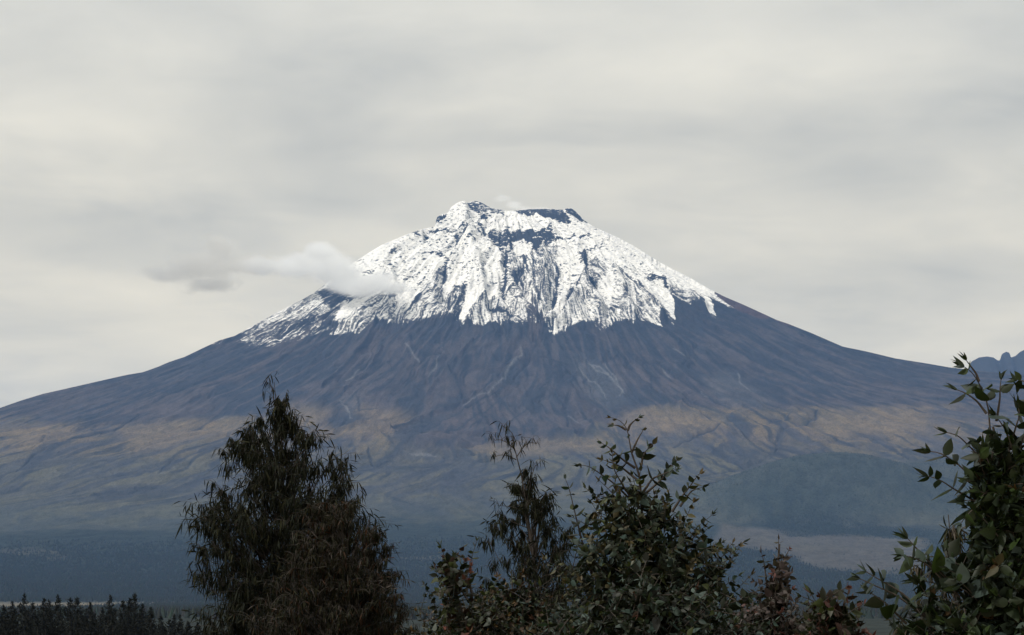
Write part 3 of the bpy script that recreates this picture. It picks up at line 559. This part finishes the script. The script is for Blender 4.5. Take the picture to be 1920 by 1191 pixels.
# ---------------------------------------------------------------- foliage tools
class Leaves:
    def __init__(s): s.a = []
    def add(s, p, d, side, L, W, bend, c): s.a.append((*p, *d, *side, L, W, *bend, *c))
    def mesh(s, name, profile, fold):
        a = np.array(s.a); p, d, sd_, L, W, bd, c = a[:, 0:3], a[:, 3:6], a[:, 6:9], a[:, 9], a[:, 10], a[:, 11:14], a[:, 14:17]
        d = d / np.linalg.norm(d, axis=1, keepdims=True); sd_ = sd_ - (sd_ * d).sum(1, keepdims=True) * d; sd_ /= np.linalg.norm(sd_, axis=1, keepdims=True) + 1e-9
        nrm = np.cross(d, sd_); S, Wp = np.array(profile).T; n = len(S); Nn = len(a)
        cen = p[:, None] + L[:, None, None] * (d[:, None] * S[None, :, None] + bd[:, None] * (S ** 2)[None, :, None])
        off = sd_[:, None] * (W[:, None] * Wp[None])[..., None] * .5; up_ = nrm[:, None] * (W[:, None] * Wp[None])[..., None] * fold
        v = np.stack([cen - off + up_, cen, cen + off + up_], 2).reshape(-1, 3)
        b0 = (np.arange(Nn) * n * 3)[:, None, None]; i = np.arange(n - 1)[None, :, None] * 3; j = np.arange(2)[None, None]
        q = np.stack([b0 + i + j, b0 + i + j + 1, b0 + i + j + 4, b0 + i + j + 3], -1).reshape(-1, 4)
        me = np_mesh(name, v, q); attr(me, 'tint', 'FLOAT_COLOR', np.concatenate([np.repeat(c, n * 3, 0), np.ones((Nn * n * 3, 1))], 1)); return me
class Tubes:
    def __init__(s): s.v = []; s.q = []; s.n = 0
    def add(s, P, r0, r1, k=5):
        P = np.array(P, float); m = len(P); r = np.linspace(r0, r1, m); t = np.gradient(P, axis=0); t /= np.linalg.norm(t, axis=1, keepdims=True) + 1e-9
        a = np.cross(t, (0.31, .9, .17)); a /= np.linalg.norm(a, axis=1, keepdims=True) + 1e-9; b = np.cross(t, a); th = np.arange(k) * 2 * np.pi / k
        v = P[:, None] + r[:, None, None] * (a[:, None] * np.cos(th)[None, :, None] + b[:, None] * np.sin(th)[None, :, None]); s.v.append(v.reshape(-1, 3))
        i = np.arange(m - 1)[:, None] * k; j = np.arange(k)[None]; s.q.append((np.stack([i + j, i + (j + 1) % k, i + k + (j + 1) % k, i + k + j], -1).reshape(-1, 4)) + s.n); s.n += m * k
    def mesh(s, name): return np_mesh(name, np.concatenate(s.v), np.concatenate(s.q))
NARROW = [(0, .12), (.15, .7), (.38, 1), (.65, .72), (.86, .34), (1, .03)]
OVATE = [(0, .10), (.08, .62), (.28, 1), (.5, .92), (.72, .58), (.9, .2), (1, .02)]
def bark_mat():
    m = bpy.data.materials.new('bark'); m.use_nodes = True; t = m.node_tree; b = t.nodes['Principled BSDF']; b.inputs['Roughness'].default_value = .9
    geo = nd(t, 'ShaderNodeNewGeometry').outputs['Position']
    t.links.new(mixc(t, noise_(t, vmath(t, 'MULTIPLY', geo, (1, 1, .2)), 30, 3), (.016, .013, .011), (.050, .038, .032)), b.inputs['Base Color']); return m
BARK = bark_mat(); LEAF = simple_mat('eucalyptus_leaf', .55, trans=.10, spec=.2); DRY = simple_mat('drooping_leaf', .7, trans=.06, spec=.12)
GROUND_Z = lambda y: float(np.interp(y, PF[::-1, 0] * -1 + Y0, PF[::-1, 1]))
def unit(v): v = np.asarray(v, float); return v / (np.linalg.norm(v) + 1e-9)
def curve(p0, p1, rise, n=6, jit=0.0):
    p0, p1 = np.array(p0, float), np.array(p1, float); t = np.linspace(0, 1, n)[:, None]
    c = p0 + (p1 - p0) * t; c[:, 2] += (rise * np.sin(np.pi * t) )[:, 0] * np.linalg.norm(p1 - p0)
    if jit: c[1:-1] += rng.normal(0, jit, (n - 2, 3))
    return c
def outline_at(tab, py):
    t = np.array(tab, float); return np.interp(py, t[:, 0], t[:, 1]), np.interp(py, t[:, 0], t[:, 2])
def weeping_spray(lv, tb, tip, out, scale, tint, nt_=6, nl=9, up=1.0, lk=1.0):
    """thin twigs that arch up and over with sickle leaves hanging from them"""
    for _ in range(nt_):
        L = scale * rng.uniform(.4, 1.25); a = unit(out * rng.uniform(.0, 1.0) + rng.normal(0, .42, 3) * np.array([1, 1, .5]) + np.array([0, 0, up * rng.uniform(.8, 1.9)])); h = unit(np.array([a[0], a[1], 0]) + rng.normal(0, .2, 3) * np.array([1, 1, 0]))
        u_ = np.linspace(0, 1, 6)[:, None]; P = tip + a * L * u_ + (h * .30 - np.array([0, 0, .36])) * L * u_ ** 3; tb.add(P, .0042, .0015, 3)
        for k in range(nl):
            f = rng.uniform(.08, 1) ** .8; i = f * 5; j = min(int(i), 4); q = P[j] + (P[j + 1] - P[j]) * (i - j)
            d = unit(np.array([0, 0, -1.0]) + rng.normal(0, .25, 3) + h * rng.uniform(-.1, .55) + (a * rng.uniform(0, 1.6) if f > .85 else 0))
            l = rng.uniform(.10, .215) * lk * rng.uniform(.7, 1.0); c = np.array(tint(q)) * rng.uniform(.6, 1.5)
            lv.add(q, d, rng.normal(0, 1, 3), l, l * rng.uniform(.09, .14), unit(np.array([*(-h[:2] * .8 + rng.normal(0, .5, 2)), -.6])) * rng.uniform(.1, .42), c)
def leafy_shoot(lv, tb, P, size, tint, gap, r0=.004, start=.15, tipred=None, redp=.3):
    """a shoot with opposite pairs of ovate leaves, each pair turned a quarter against the last, ending in an upright tuft"""
    P = np.array(P); tb.add(P, r0, .0016, 4); seg = np.linalg.norm(np.diff(P, axis=0), axis=1); cum = np.r_[0, np.cumsum(seg)]; tot = cum[-1]
    redd = tipred is not None and rng.random() < redp; s = tot * start + rng.uniform(0, gap); ph = rng.uniform(0, np.pi); k = 0
    while s < tot:
        q = np.array([np.interp(s, cum, P[:, j]) for j in range(3)]); i = min(np.searchsorted(cum, s), len(P) - 1); ax = unit(P[i] - P[i - 1])
        a = unit(np.cross(ax, (.2, .95, .1))); b = np.cross(ax, a); an = ph + k * np.pi / 2; f = s / tot; sz = size * (1.0 - .55 * f ** 2) * rng.uniform(.75, 1.15)
        for sg in (1, -1):
            if rng.random() < .08: continue
            o_ = (a * np.cos(an) + b * np.sin(an)) * sg; d = unit(o_ + ax * rng.uniform(.1, .9) + rng.normal(0, .22, 3)); side = np.cross(d, ax) + rng.normal(0, .35, 3)
            c = np.array(tint(q)) * rng.uniform(.6, 1.4)
            if redd and f > .84: c = c * .5 + np.array(tipred) * .5 * rng.uniform(.6, 1.4)
            lv.add(q, d, side, sz, sz * rng.uniform(.48, .66), np.array([0, 0, -1]) * rng.uniform(0, .3) + rng.normal(0, .06, 3), c)
        s += gap * (1 - .45 * f) * rng.uniform(.8, 1.2); k += 1
    ax = unit(P[-1] - P[-2])
    for _ in range(int(rng.integers(3, 6))):
        d = unit(ax + rng.normal(0, .32, 3)); c = np.array(tint(P[-1]) if not redd else tipred) * rng.uniform(.7, 1.4)
        lv.add(P[-1], d, rng.normal(0, 1, 3), size * rng.uniform(.3, .55), size * rng.uniform(.1, .2), rng.normal(0, .12, 3), c)
def plant(name, label, cat, D, axis, tab, nb, style, tint, manual=(), size=.09, gap=.07, tipred=None, depthf=.8, group=None, spray=.34, leafn=9, steep=.55, edge=.5, crown='crown', pybot=1260, lk=1.0, redp=.3):
    """one tree or shrub: Empty at its foot > trunk (stem and limbs) and crown (foliage). axis = stem line, tab = spread of the crown by height"""
    ax_ = np.array([at(a, b, D) for a, b in axis]); foot = ax_[-1].copy(); foot[2] = GROUND_Z(D) - .05; foot[0] += rng.uniform(-.2, .2)
    root = bpy.data.objects.new(name, None); C.collection.objects.link(root); root.location = foot; tag(root, label, cat, group)
    stem = np.vstack([ax_, foot[None]]); lv, tb, tb2 = Leaves(), Tubes(), Tubes()
    hgt = ax_[0][2] - foot[2]; rb = .011 * hgt + .004
    zz = np.linspace(0, 1, 26); cl = np.r_[0, np.cumsum(np.linalg.norm(np.diff(stem, axis=0), axis=1))]; cl /= cl[-1]
    S = np.stack([np.interp(zz, cl, stem[:, j]) for j in range(3)], 1); tb.add(S, .004, rb, 8)
    py0, py1 = tab[0][0], pybot; k = D / FOC
    for i in range(nb):
        for _try in range(20):
            py = py0 + (py1 - py0) * rng.random() ** .85; l, r = outline_at(tab, py)
            if rng.random() < (r - l) / max(q[2] - q[1] for q in tab) + .08: break
        rho = 1 - (1 - edge) * rng.random() ** 1.3 if rng.random() < .62 else rng.uniform(.05, .8); ph = rng.uniform(0, 2 * np.pi)
        cx = np.interp(py, [q[1] for q in axis], [q[0] for q in axis]); half = (r - cx) if np.cos(ph) > 0 else (cx - l)
        px = cx + np.cos(ph) * rho * half; tip = at(px, py, D + np.sin(ph) * rho * (r - l) / 2 * k * depthf)
        drop = steep * abs(px - cx) * 1.3 + rng.uniform(20, 90) * (1 if style == 'weep' else .8)
        zb = tip[2] - drop * k; sidx = np.argmin(np.abs(S[:, 2] - zb)); p0 = S[sidx] if S[sidx][2] < tip[2] else S[min(sidx + 2, 25)]
        out = unit([np.cos(ph), np.sin(ph), 0]) * rho
        if style == 'weep':
            P = curve(p0, tip, .06, 6, .02 * D / 36); tb2.add(P, .012 * D / 36 + .002, .003, 4); weeping_spray(lv, tb2, tip, out, spray * (.42 + .58 * min(1, (r - l) / 230)), tint, nt_=6, nl=leafn, lk=lk)
        else:
            Lb = np.linalg.norm(tip - p0); P = curve(p0, tip, -.05 + rng.uniform(-.05, .12), 7, .015 * D / 15); st_ = max(0, 1 - (rng.uniform(.30, .55) * D / 15 + .1) / max(Lb, .1))
            leafy_shoot(lv, tb2, P, size, tint, gap, r0=.0045 * D / 15, start=st_, tipred=tipred, redp=redp)
            for _ in range(2):
                f = rng.uniform(.45, .95); i0 = f * 6; j = min(int(i0), 5); q = P[j] + (P[j + 1] - P[j]) * (i0 - j); e = q + unit(P[j + 1] - P[j] + rng.normal(0, .75, 3)) * rng.uniform(.1, .3) * D / 15
                if e[0] / e[1] * FOC + 960 < l - 12 or e[0] / e[1] * FOC + 960 > r + 12: continue
                leafy_shoot(lv, tb2, curve(q, e, .05, 4), size * .9, tint, gap, r0=.003, start=.1, tipred=tipred, redp=redp)
    for mb in manual:                # limbs that stand out against the mountain, drawn one by one
        pts, dd, kind = mb; Q = np.array([at(a, b, D + dd * (t / max(len(pts) - 1, 1))) for t, (a, b) in enumerate(pts)]); m = max(len(Q) * 3, 6)
        c_ = np.r_[0, np.cumsum(np.linalg.norm(np.diff(Q, axis=0), axis=1))]; u_ = np.linspace(0, c_[-1], m); P = np.stack([np.interp(u_, c_, Q[:, j]) for j in range(3)], 1); P[1:-1] = (P[:-2] + 2 * P[1:-1] + P[2:]) / 4
        if kind == 'weep':
            tb2.add(P, .008, .003, 4)
            for j in range(2, m):
                if j == m - 1 or rng.random() < .6: weeping_spray(lv, tb2, P[j], unit([rng.normal(), rng.normal(), 0]) * .5, spray * .6, tint, nt_=1 if j < m - 1 else 2, nl=4, lk=lk * .9)
        else:
            leafy_shoot(lv, tb2, P, size * (1.05 if kind == 'leaf' else .8), tint, gap * (1 if kind == 'leaf' else 1.5), r0=.009 * D / 15, start=.25 if kind == 'leaf' else .55, tipred=tipred, redp=redp)
    tr = link('trunk', tb.mesh('trunk'), BARK, root); br = link('branches', tb2.mesh('branches'), BARK, root)
    cr = link(crown, lv.mesh(crown, NARROW if style == 'weep' else OVATE, .10 if style == 'weep' else .16), DRY if style == 'weep' else LEAF, root)
    for o_ in (tr, br, cr): o_.data.transform(__import__('mathutils').Matrix.Translation(-root.location))
    return root, len(lv.a)
def mixtint(*cols, by=None):
    cols = [np.array(c) for c in cols]
    def f(q): return cols[int(rng.integers(len(cols)))]
    return f
OLIVE, DEEP, BLUISH, GREY, RUST, LIME = (.026, .033, .010), (.009, .013, .006), (.026, .042, .036), (.055, .076, .068), (.05, .022, .010), (.045, .062, .012)  # leaf colours, here and below, darkened to stand in for cloud shade

plant('drooping_eucalyptus', 'tall dark eucalyptus with narrow hanging leaves and a pointed top, largest tree at the left', 'tree', 36, [(514, 716), (522, 800), (530, 900), (536, 1000), (545, 1191)],
      [(745, 508, 522), (775, 496, 536), (800, 484, 556), (850, 430, 618), (900, 404, 650), (950, 366, 676), (1000, 364, 690), (1050, 374, 700), (1100, 380, 705), (1150, 400, 712), (1270, 400, 760)],
      620, 'weep', mixtint((.006, .008, .004), (.007, .009, .005), (.009, .011, .006), (.016, .016, .007)), depthf=.6, leafn=7, spray=.42, lk=1.15,
      manual=[([(514, 760), (512, 735), (508, 722), (500, 716)], 0, 'weep'), ([(530, 800), (534, 770), (536, 750)], .1, 'weep'), ([(470, 870), (446, 862), (425, 856)], 0, 'weep')])
plant('drooping_eucalyptus', 'slender eucalyptus with sparse hanging leaves and bent leader, left of the round-leaved tree', 'tree', 34, [(958, 815), (966, 845), (980, 900), (988, 960), (1000, 1040), (1010, 1191)],
      [(885, 975, 1018), (930, 962, 1028), (960, 950, 1035), (1000, 922, 1062), (1060, 900, 1075), (1100, 885, 1080), (1150, 865, 1085), (1270, 850, 1090)],
      170, 'weep', mixtint((.006, .008, .004), (.008, .010, .005), (.014, .015, .007)), depthf=.7, leafn=8, spray=.30, pybot=1230, lk=1.0,
      manual=[([(964, 842), (962, 815), (955, 806), (944, 801)], 0, 'weep'), ([(964, 842), (952, 830), (936, 824), (928, 826)], 0, 'weep'), ([(968, 862), (950, 854), (936, 853), (926, 858)], 0, 'weep'),
              ([(968, 858), (980, 840), (992, 829), (1006, 832)], 0, 'weep'), ([(985, 920), (996, 895), (1004, 872), (1012, 868)], .1, 'weep'), ([(985, 960), (960, 950), (935, 948)], 0, 'weep'), ([(990, 990), (950, 975), (930, 968)], -.2, 'weep')])
plant('rusty_eucalyptus', 'bushy rust brown and olive narrow-leaved eucalyptus in front of the tall dark one', 'tree', 27, [(640, 960), (645, 1040), (650, 1191)],
      [(945, 590, 662), (985, 570, 695), (1020, 560, 715), (1060, 545, 730), (1100, 520, 738), (1150, 480, 748), (1270, 460, 780)],
      420, 'weep', mixtint((.024, .009, .003), (.013, .013, .005), (.006, .008, .004), (.006, .007, .003), (.009, .009, .004), (.012, .011, .005), (.014, .013, .005), (.045, .038, .034)), depthf=.6, leafn=11, spray=.26, lk=.62)
round_man = [([(1203, 954), (1199, 889), (1184, 850), (1177, 808), (1173, 798), (1160, 786), (1145, 783)], 0, 'bare'), ([(1177, 808), (1181, 797), (1188, 790), (1198, 783)], 0, 'bare'), ([(1174, 806), (1160, 798), (1149, 797)], 0, 'bare'),
    ([(1201, 882), (1206, 852), (1219, 838), (1226, 830)], .1, 'leaf'), ([(1184, 849), (1197, 821), (1203, 812), (1206, 806)], .05, 'bare'), ([(1199, 954), (1151, 906), (1108, 876), (1094, 871), (1086, 873)], 0, 'leaf'),
    ([(1191, 878), (1169, 863), (1151, 847), (1137, 836), (1128, 831)], 0, 'leaf'), ([(1206, 923), (1223, 897), (1251, 886), (1268, 880)], 0, 'leaf'), ([(1260, 960), (1282, 926), (1293, 913), (1304, 897), (1312, 888)], 0, 'leaf'),
    ([(1275, 950), (1297, 919), (1318, 914)], 0, 'leaf'), ([(1110, 1080), (1090, 1010), (1073, 941), (1068, 917), (1060, 898)], 0, 'leaf'), ([(1203, 960), (1180, 930), (1150, 880), (1148, 850)], -.1, 'leaf'), ([(1205, 930), (1240, 900), (1262, 870), (1270, 862)], .2, 'leaf'),
    ([(1195, 900), (1160, 872), (1130, 862)], .1, 'leaf'), ([(1215, 1010), (1150, 960), (1110, 925), (1098, 915)], .1, 'leaf')]
plant('round_leaved_eucalyptus', 'young grey-green eucalyptus with broad oval leaves and a forked bare-stemmed top, right of the centre', 'tree', 15, [(1186, 852), (1199, 889), (1203, 954), (1212, 1080), (1225, 1191)],
      [(900, 1150, 1240), (920, 1110, 1290), (930, 1085, 1300), (960, 1058, 1342), (1000, 1022, 1378), (1040, 1008, 1425), (1080, 985, 1450), (1120, 975, 1465), (1191, 970, 1480), (1270, 960, 1500)],
      250, 'leaf', mixtint(BLUISH, OLIVE, (.020, .026, .017), DEEP, DEEP, DEEP, BLUISH, GREY, (.030, .030, .012)), manual=round_man, size=.094, gap=.068, tipred=(.06, .045, .022), depthf=.5)
plant('round_leaved_eucalyptus', 'dense dark mass of oval leaves at the bottom edge below the forked-top tree', 'shrub', 13, [(1200, 1110), (1210, 1191)], [(1085, 1120, 1290), (1110, 1040, 1400), (1140, 980, 1440), (1191, 960, 1480), (1290, 950, 1500)],
      150, 'leaf', mixtint(DEEP, DEEP, DEEP, OLIVE, BLUISH, GREY, (.012, .014, .011), (.012, .013, .012)), size=.085, gap=.062, redp=.1, tipred=(.045, .02, .014), depthf=.4, steep=.3)
plant('round_leaved_eucalyptus', 'small reddish-tipped eucalyptus shoot with oval leaves, left of the slender drooping tree', 'shrub', 15.5, [(830, 1045), (852, 1100), (880, 1191)],
      [(1035, 820, 845), (1060, 812, 890), (1100, 815, 900), (1150, 830, 930), (1270, 820, 960)],
      34, 'leaf', mixtint((.034, .017, .013), (.026, .022, .015), OLIVE, DEEP, (.045, .05, .045)), size=.085, gap=.06, tipred=(.08, .028, .02), depthf=.5,
      manual=[([(880, 1130), (850, 1080), (832, 1040), (826, 1024)], 0, 'leaf'), ([(885, 1120), (880, 1085), (884, 1062)], 0, 'leaf')])
plant('low_shrub', 'dusky olive shrub in front of the slender eucalyptus stem', 'shrub', 17, [(960, 1090), (965, 1191)], [(1070, 935, 1000), (1110, 890, 1050), (1150, 880, 1080), (1290, 870, 1090)],
      90, 'leaf', mixtint(DEEP, DEEP, OLIVE, (.03, .018, .010), BLUISH), size=.08, gap=.06, depthf=.5, tipred=(.06, .03, .014))
plant('low_shrub', 'low grey-green leafy shrub at the bottom edge, just right of the rusty tree', 'shrub', 16, [(880, 1150), (885, 1191)], [(1128, 800, 960), (1160, 765, 1020), (1191, 745, 1060), (1290, 740, 1070)],
      170, 'leaf', mixtint((.045, .052, .043), OLIVE, (.034, .02, .011), DEEP, DEEP), size=.07, gap=.055, depthf=.5, tipred=(.08, .05, .02))
plant('reddish_eucalyptus', 'thin purplish eucalyptus shoots with grey and maroon leaves, right edge of the broad-leaved bush', 'shrub', 13.5, [(1462, 1020), (1458, 1080), (1445, 1191)],
      [(1050, 1452, 1480), (1090, 1425, 1485), (1120, 1400, 1500), (1160, 1370, 1530), (1270, 1350, 1560)],
      80, 'leaf', mixtint((.036, .028, .027), (.065, .056, .054), (.026, .017, .016), (.028, .028, .022)), size=.075, gap=.06, tipred=(.10, .04, .035), depthf=.5,
      manual=[([(1450, 1110), (1458, 1060), (1460, 1025), (1460, 1012)], 0, 'leaf'), ([(1455, 1080), (1470, 1050), (1480, 1030)], 0, 'bare'), ([(1440, 1120), (1436, 1080), (1432, 1050), (1428, 1038)], 0, 'leaf')])
plant('reddish_eucalyptus', 'maroon-tipped eucalyptus shoots at the bottom edge, between the broad-leaved bush and the right-hand tree', 'shrub', 10.5, [(1560, 1120), (1575, 1191)], [(1118, 1535, 1600), (1150, 1500, 1625), (1191, 1490, 1640), (1290, 1480, 1650)],
      60, 'leaf', mixtint((.036, .015, .012), (.022, .014, .011), (.028, .029, .02), OLIVE, DEEP, DEEP), size=.085, gap=.062, tipred=(.065, .022, .016), depthf=.5,
      manual=[([(1575, 1180), (1556, 1150), (1530, 1130), (1520, 1112)], 0, 'leaf'), ([(1575, 1180), (1580, 1145), (1590, 1115)], 0, 'leaf')])
right_man = [([(1875, 900), (1858, 828), (1853, 762), (1843, 733), (1832, 712), (1822, 696), (1808, 688)], 0, 'leaf'), ([(1836, 716), (1830, 700), (1818, 684), (1812, 676)], 0, 'bare'), ([(1850, 776), (1832, 752), (1812, 738), (1795, 731)], 0, 'leaf'),
    ([(1868, 790), (1872, 768), (1875, 747), (1875, 727), (1877, 712)], 0, 'bare'), ([(1868, 930), (1842, 866), (1826, 845), (1808, 828), (1797, 816), (1775, 811)], 0, 'leaf'), ([(1850, 935), (1804, 876), (1773, 855), (1758, 847), (1745, 847)], 0, 'leaf'),
    ([(1860, 960), (1820, 935), (1790, 918), (1760, 898), (1740, 893)], .1, 'leaf'), ([(1895, 930), (1891, 820), (1880, 795), (1866, 780)], 0, 'bare'), ([(1893, 840), (1905, 800), (1912, 778), (1910, 766)], 0, 'leaf'), ([(1900, 880), (1925, 800), (1935, 740), (1922, 712), (1908, 712)], .1, 'leaf'),
    ([(1800, 1110), (1750, 1060), (1728, 1042), (1713, 1022), (1702, 1010)], 0, 'leaf'), ([(1800, 1120), (1740, 1060), (1715, 1045), (1690, 1042)], -.1, 'leaf'), ([(1740, 1160), (1690, 1110), (1649, 1087), (1624, 1072)], 0, 'leaf'), ([(1740, 1160), (1680, 1115), (1640, 1098), (1612, 1085)], 0, 'leaf'),
    ([(1700, 1170), (1660, 1130), (1630, 1110)], .05, 'leaf'), ([(1880, 960), (1850, 900), (1838, 870), (1835, 850)], -.1, 'leaf'), ([(1930, 900), (1900, 850), (1890, 815)], -.1, 'leaf')]
plant('round_leaved_eucalyptus', 'large-leaved blue-green eucalyptus filling the right edge, its tip reaching the skyline', 'tree', 9, [(1862, 800), (1870, 860), (1890, 950), (1920, 1080), (1930, 1191)],
      [(830, 1830, 1950), (880, 1810, 1990), (920, 1800, 2010), (960, 1800, 2030), (1000, 1790, 2040), (1050, 1740, 2050), (1090, 1690, 2060), (1140, 1660, 2070), (1191, 1640, 2080), (1290, 1620, 2090)],
      230, 'leaf', mixtint((.011, .019, .007), (.022, .033, .029), (.010, .017, .006), DEEP, (.030, .044, .036), (.010, .017, .006), (.016, .027, .007)), manual=right_man, size=.116, gap=.076, tipred=(.045, .028, .014), depthf=.45, redp=.12)
plant('drooping_eucalyptus', 'wispy narrow-leaved sapling showing behind the large-leaved tree at the right edge', 'tree', 22, [(1778, 965), (1785, 1040), (1800, 1191)],
      [(990, 1760, 1800), (1030, 1750, 1830), (1080, 1720, 1850), (1140, 1690, 1870), (1270, 1640, 1880)], 60, 'weep', mixtint((.032, .028, .012), (.045, .038, .03), DEEP), depthf=.6, leafn=7, spray=.22)

# ---------------------------------------------------------------- the row of dark pines at the lower left
PINE = simple_mat('pine_needles', .85)
def pine_meshes(v):
    H = 14.0; lv = []; f = []; r_ = np.random.default_rng(50 + v); z = H - .25; k = 0
    def quad(a, b, c, d): n = len(lv); lv.extend([a, b, c, d]); f.append((n, n + 1, n + 2, n + 3))
    tb = Tubes(); tb.add(np.array([[0, 0, t] for t in np.linspace(0, H, 8)]), .17, .02, 6)
    while z > 2.0:
        dep = H - z; rad = (.07 + dep * .33 if dep < 3 else 1.06 + (dep - 3) * .2) * (1 if dep < 4 else 1 - .03 * (dep - 4)); n = int(5 + min(dep, 5))
        for i in range(n):
            a = r_.uniform(0, 6.28); L = rad * r_.uniform(.55, 1.25); rise = L * r_.uniform(.3, .9) if dep < 5 else L * r_.uniform(-.1, .5)
            d = np.array([np.cos(a), np.sin(a), 0]); p0 = np.array([0, 0, z]); p1 = p0 + d * L + np.array([0, 0, rise])
            for m in range(5 + int(L * 5)):       # clumps of needles along each bough
                t = r_.uniform(.2, 1.05); q = p0 + (p1 - p0) * t + r_.normal(0, .05, 3); s_ = r_.uniform(.14, .34); u_ = unit(r_.normal(0, 1, 3) + d * .5 + np.array([0, 0, .9])); w_ = unit(np.cross(u_, r_.normal(0, 1, 3))) * s_ * .30
                quad(q - w_, q + w_, q + w_ * .2 + u_ * s_ * 1.5, q - w_ * .2 + u_ * s_ * 1.5)
        z -= r_.uniform(.26, .46) * (1 + .06 * dep)
    for m in range(10):
        q = np.array([0, 0, H - r_.uniform(0, .8)]); u_ = unit(r_.normal(0, .4, 3) + np.array([0, 0, 1])); w_ = unit(np.cross(u_, r_.normal(0, 1, 3))) * .06; quad(q - w_, q + w_, q + w_ * .1 + u_ * .5, q - w_ * .1 + u_ * .5)
    me = np_mesh('crown', np.array(lv), np.array(f)); c = np.array([.0045, .0065, .0055]) * r_.uniform(.6, 1.5, (len(f), 1)); attr(me, 'tint', 'FLOAT_COLOR', np.concatenate([np.repeat(c, 4, 0), np.ones((len(f) * 4, 1))], 1))
    me.materials.append(PINE); tm = tb.mesh('trunk'); tm.materials.append(BARK); return tm, me
PM = [pine_meshes(v) for v in range(5)]
def pine(px, py, Y, v, label, group, wide=1.0, rot=0.0):
    top = at(px, py, Y); gz = GROUND_Z(Y); h = top[2] - gz; r = bpy.data.objects.new('pine_tree', None); C.collection.objects.link(r)
    r.location = (top[0], Y, gz - .1); r.rotation_euler = (0, 0, rot); r.scale = (h / 14 * wide, h / 14 * wide, h / 14); tag(r, label, 'tree', group)
    for nme, me in zip(('trunk', 'crown'), PM[v % 5]):
        o_ = bpy.data.objects.new(nme, me); C.collection.objects.link(o_); o_.parent = r
TOPS = [(7, 1134), (23, 1127), (46, 1113), (61, 1130), (83, 1122), (92, 1125), (109, 1115), (132, 1121), (144, 1120), (169, 1129), (192, 1138), (207, 1116), (216, 1140), (231, 1126), (244, 1121), (253, 1113), (267, 1132), (283, 1138), (302, 1154), (318, 1161), (327, 1151), (338, 1152), (352, 1164), (371, 1166)]
ORD = ['first', 'second', 'third', 'fourth', 'fifth', 'sixth', 'seventh', 'eighth', 'ninth', 'tenth', 'eleventh', 'twelfth', 'thirteenth', 'fourteenth', 'fifteenth', 'sixteenth', 'seventeenth', 'eighteenth', 'nineteenth', 'twentieth', 'twenty-first', 'twenty-second', 'twenty-third', 'twenty-fourth']
rp = np.random.default_rng(5)
for i, (a, b) in enumerate(TOPS):
    nb_ = [TOPS[k][1] for k in (i - 1, i + 1) if 0 <= k < len(TOPS)]; look = 'tall' if b < min(nb_) else 'short' if b > max(nb_) else 'middling'
    pine(a, b, 300 + rp.uniform(-12, 12), i, f'{look} dark pine, {ORD[i]} pointed top from the left edge in the back row', 'pines in the back row at the lower left', rp.uniform(.9, 1.25), rp.uniform(0, 6))
for i in range(60):
    a = -14 + (i % 30) * 14.2 + rp.uniform(-6, 6); pine(a, (1148 if a < 290 else 1170) + (i // 30) * 16 + rp.uniform(-7, 10), 268 - (i // 30) * 30 + rp.uniform(-12, 12), i + 2, 'low black pine merged in the dark mass below the pointed tops', 'pines in the dark mass at the lower left', rp.uniform(1.1, 1.5), rp.uniform(0, 6))
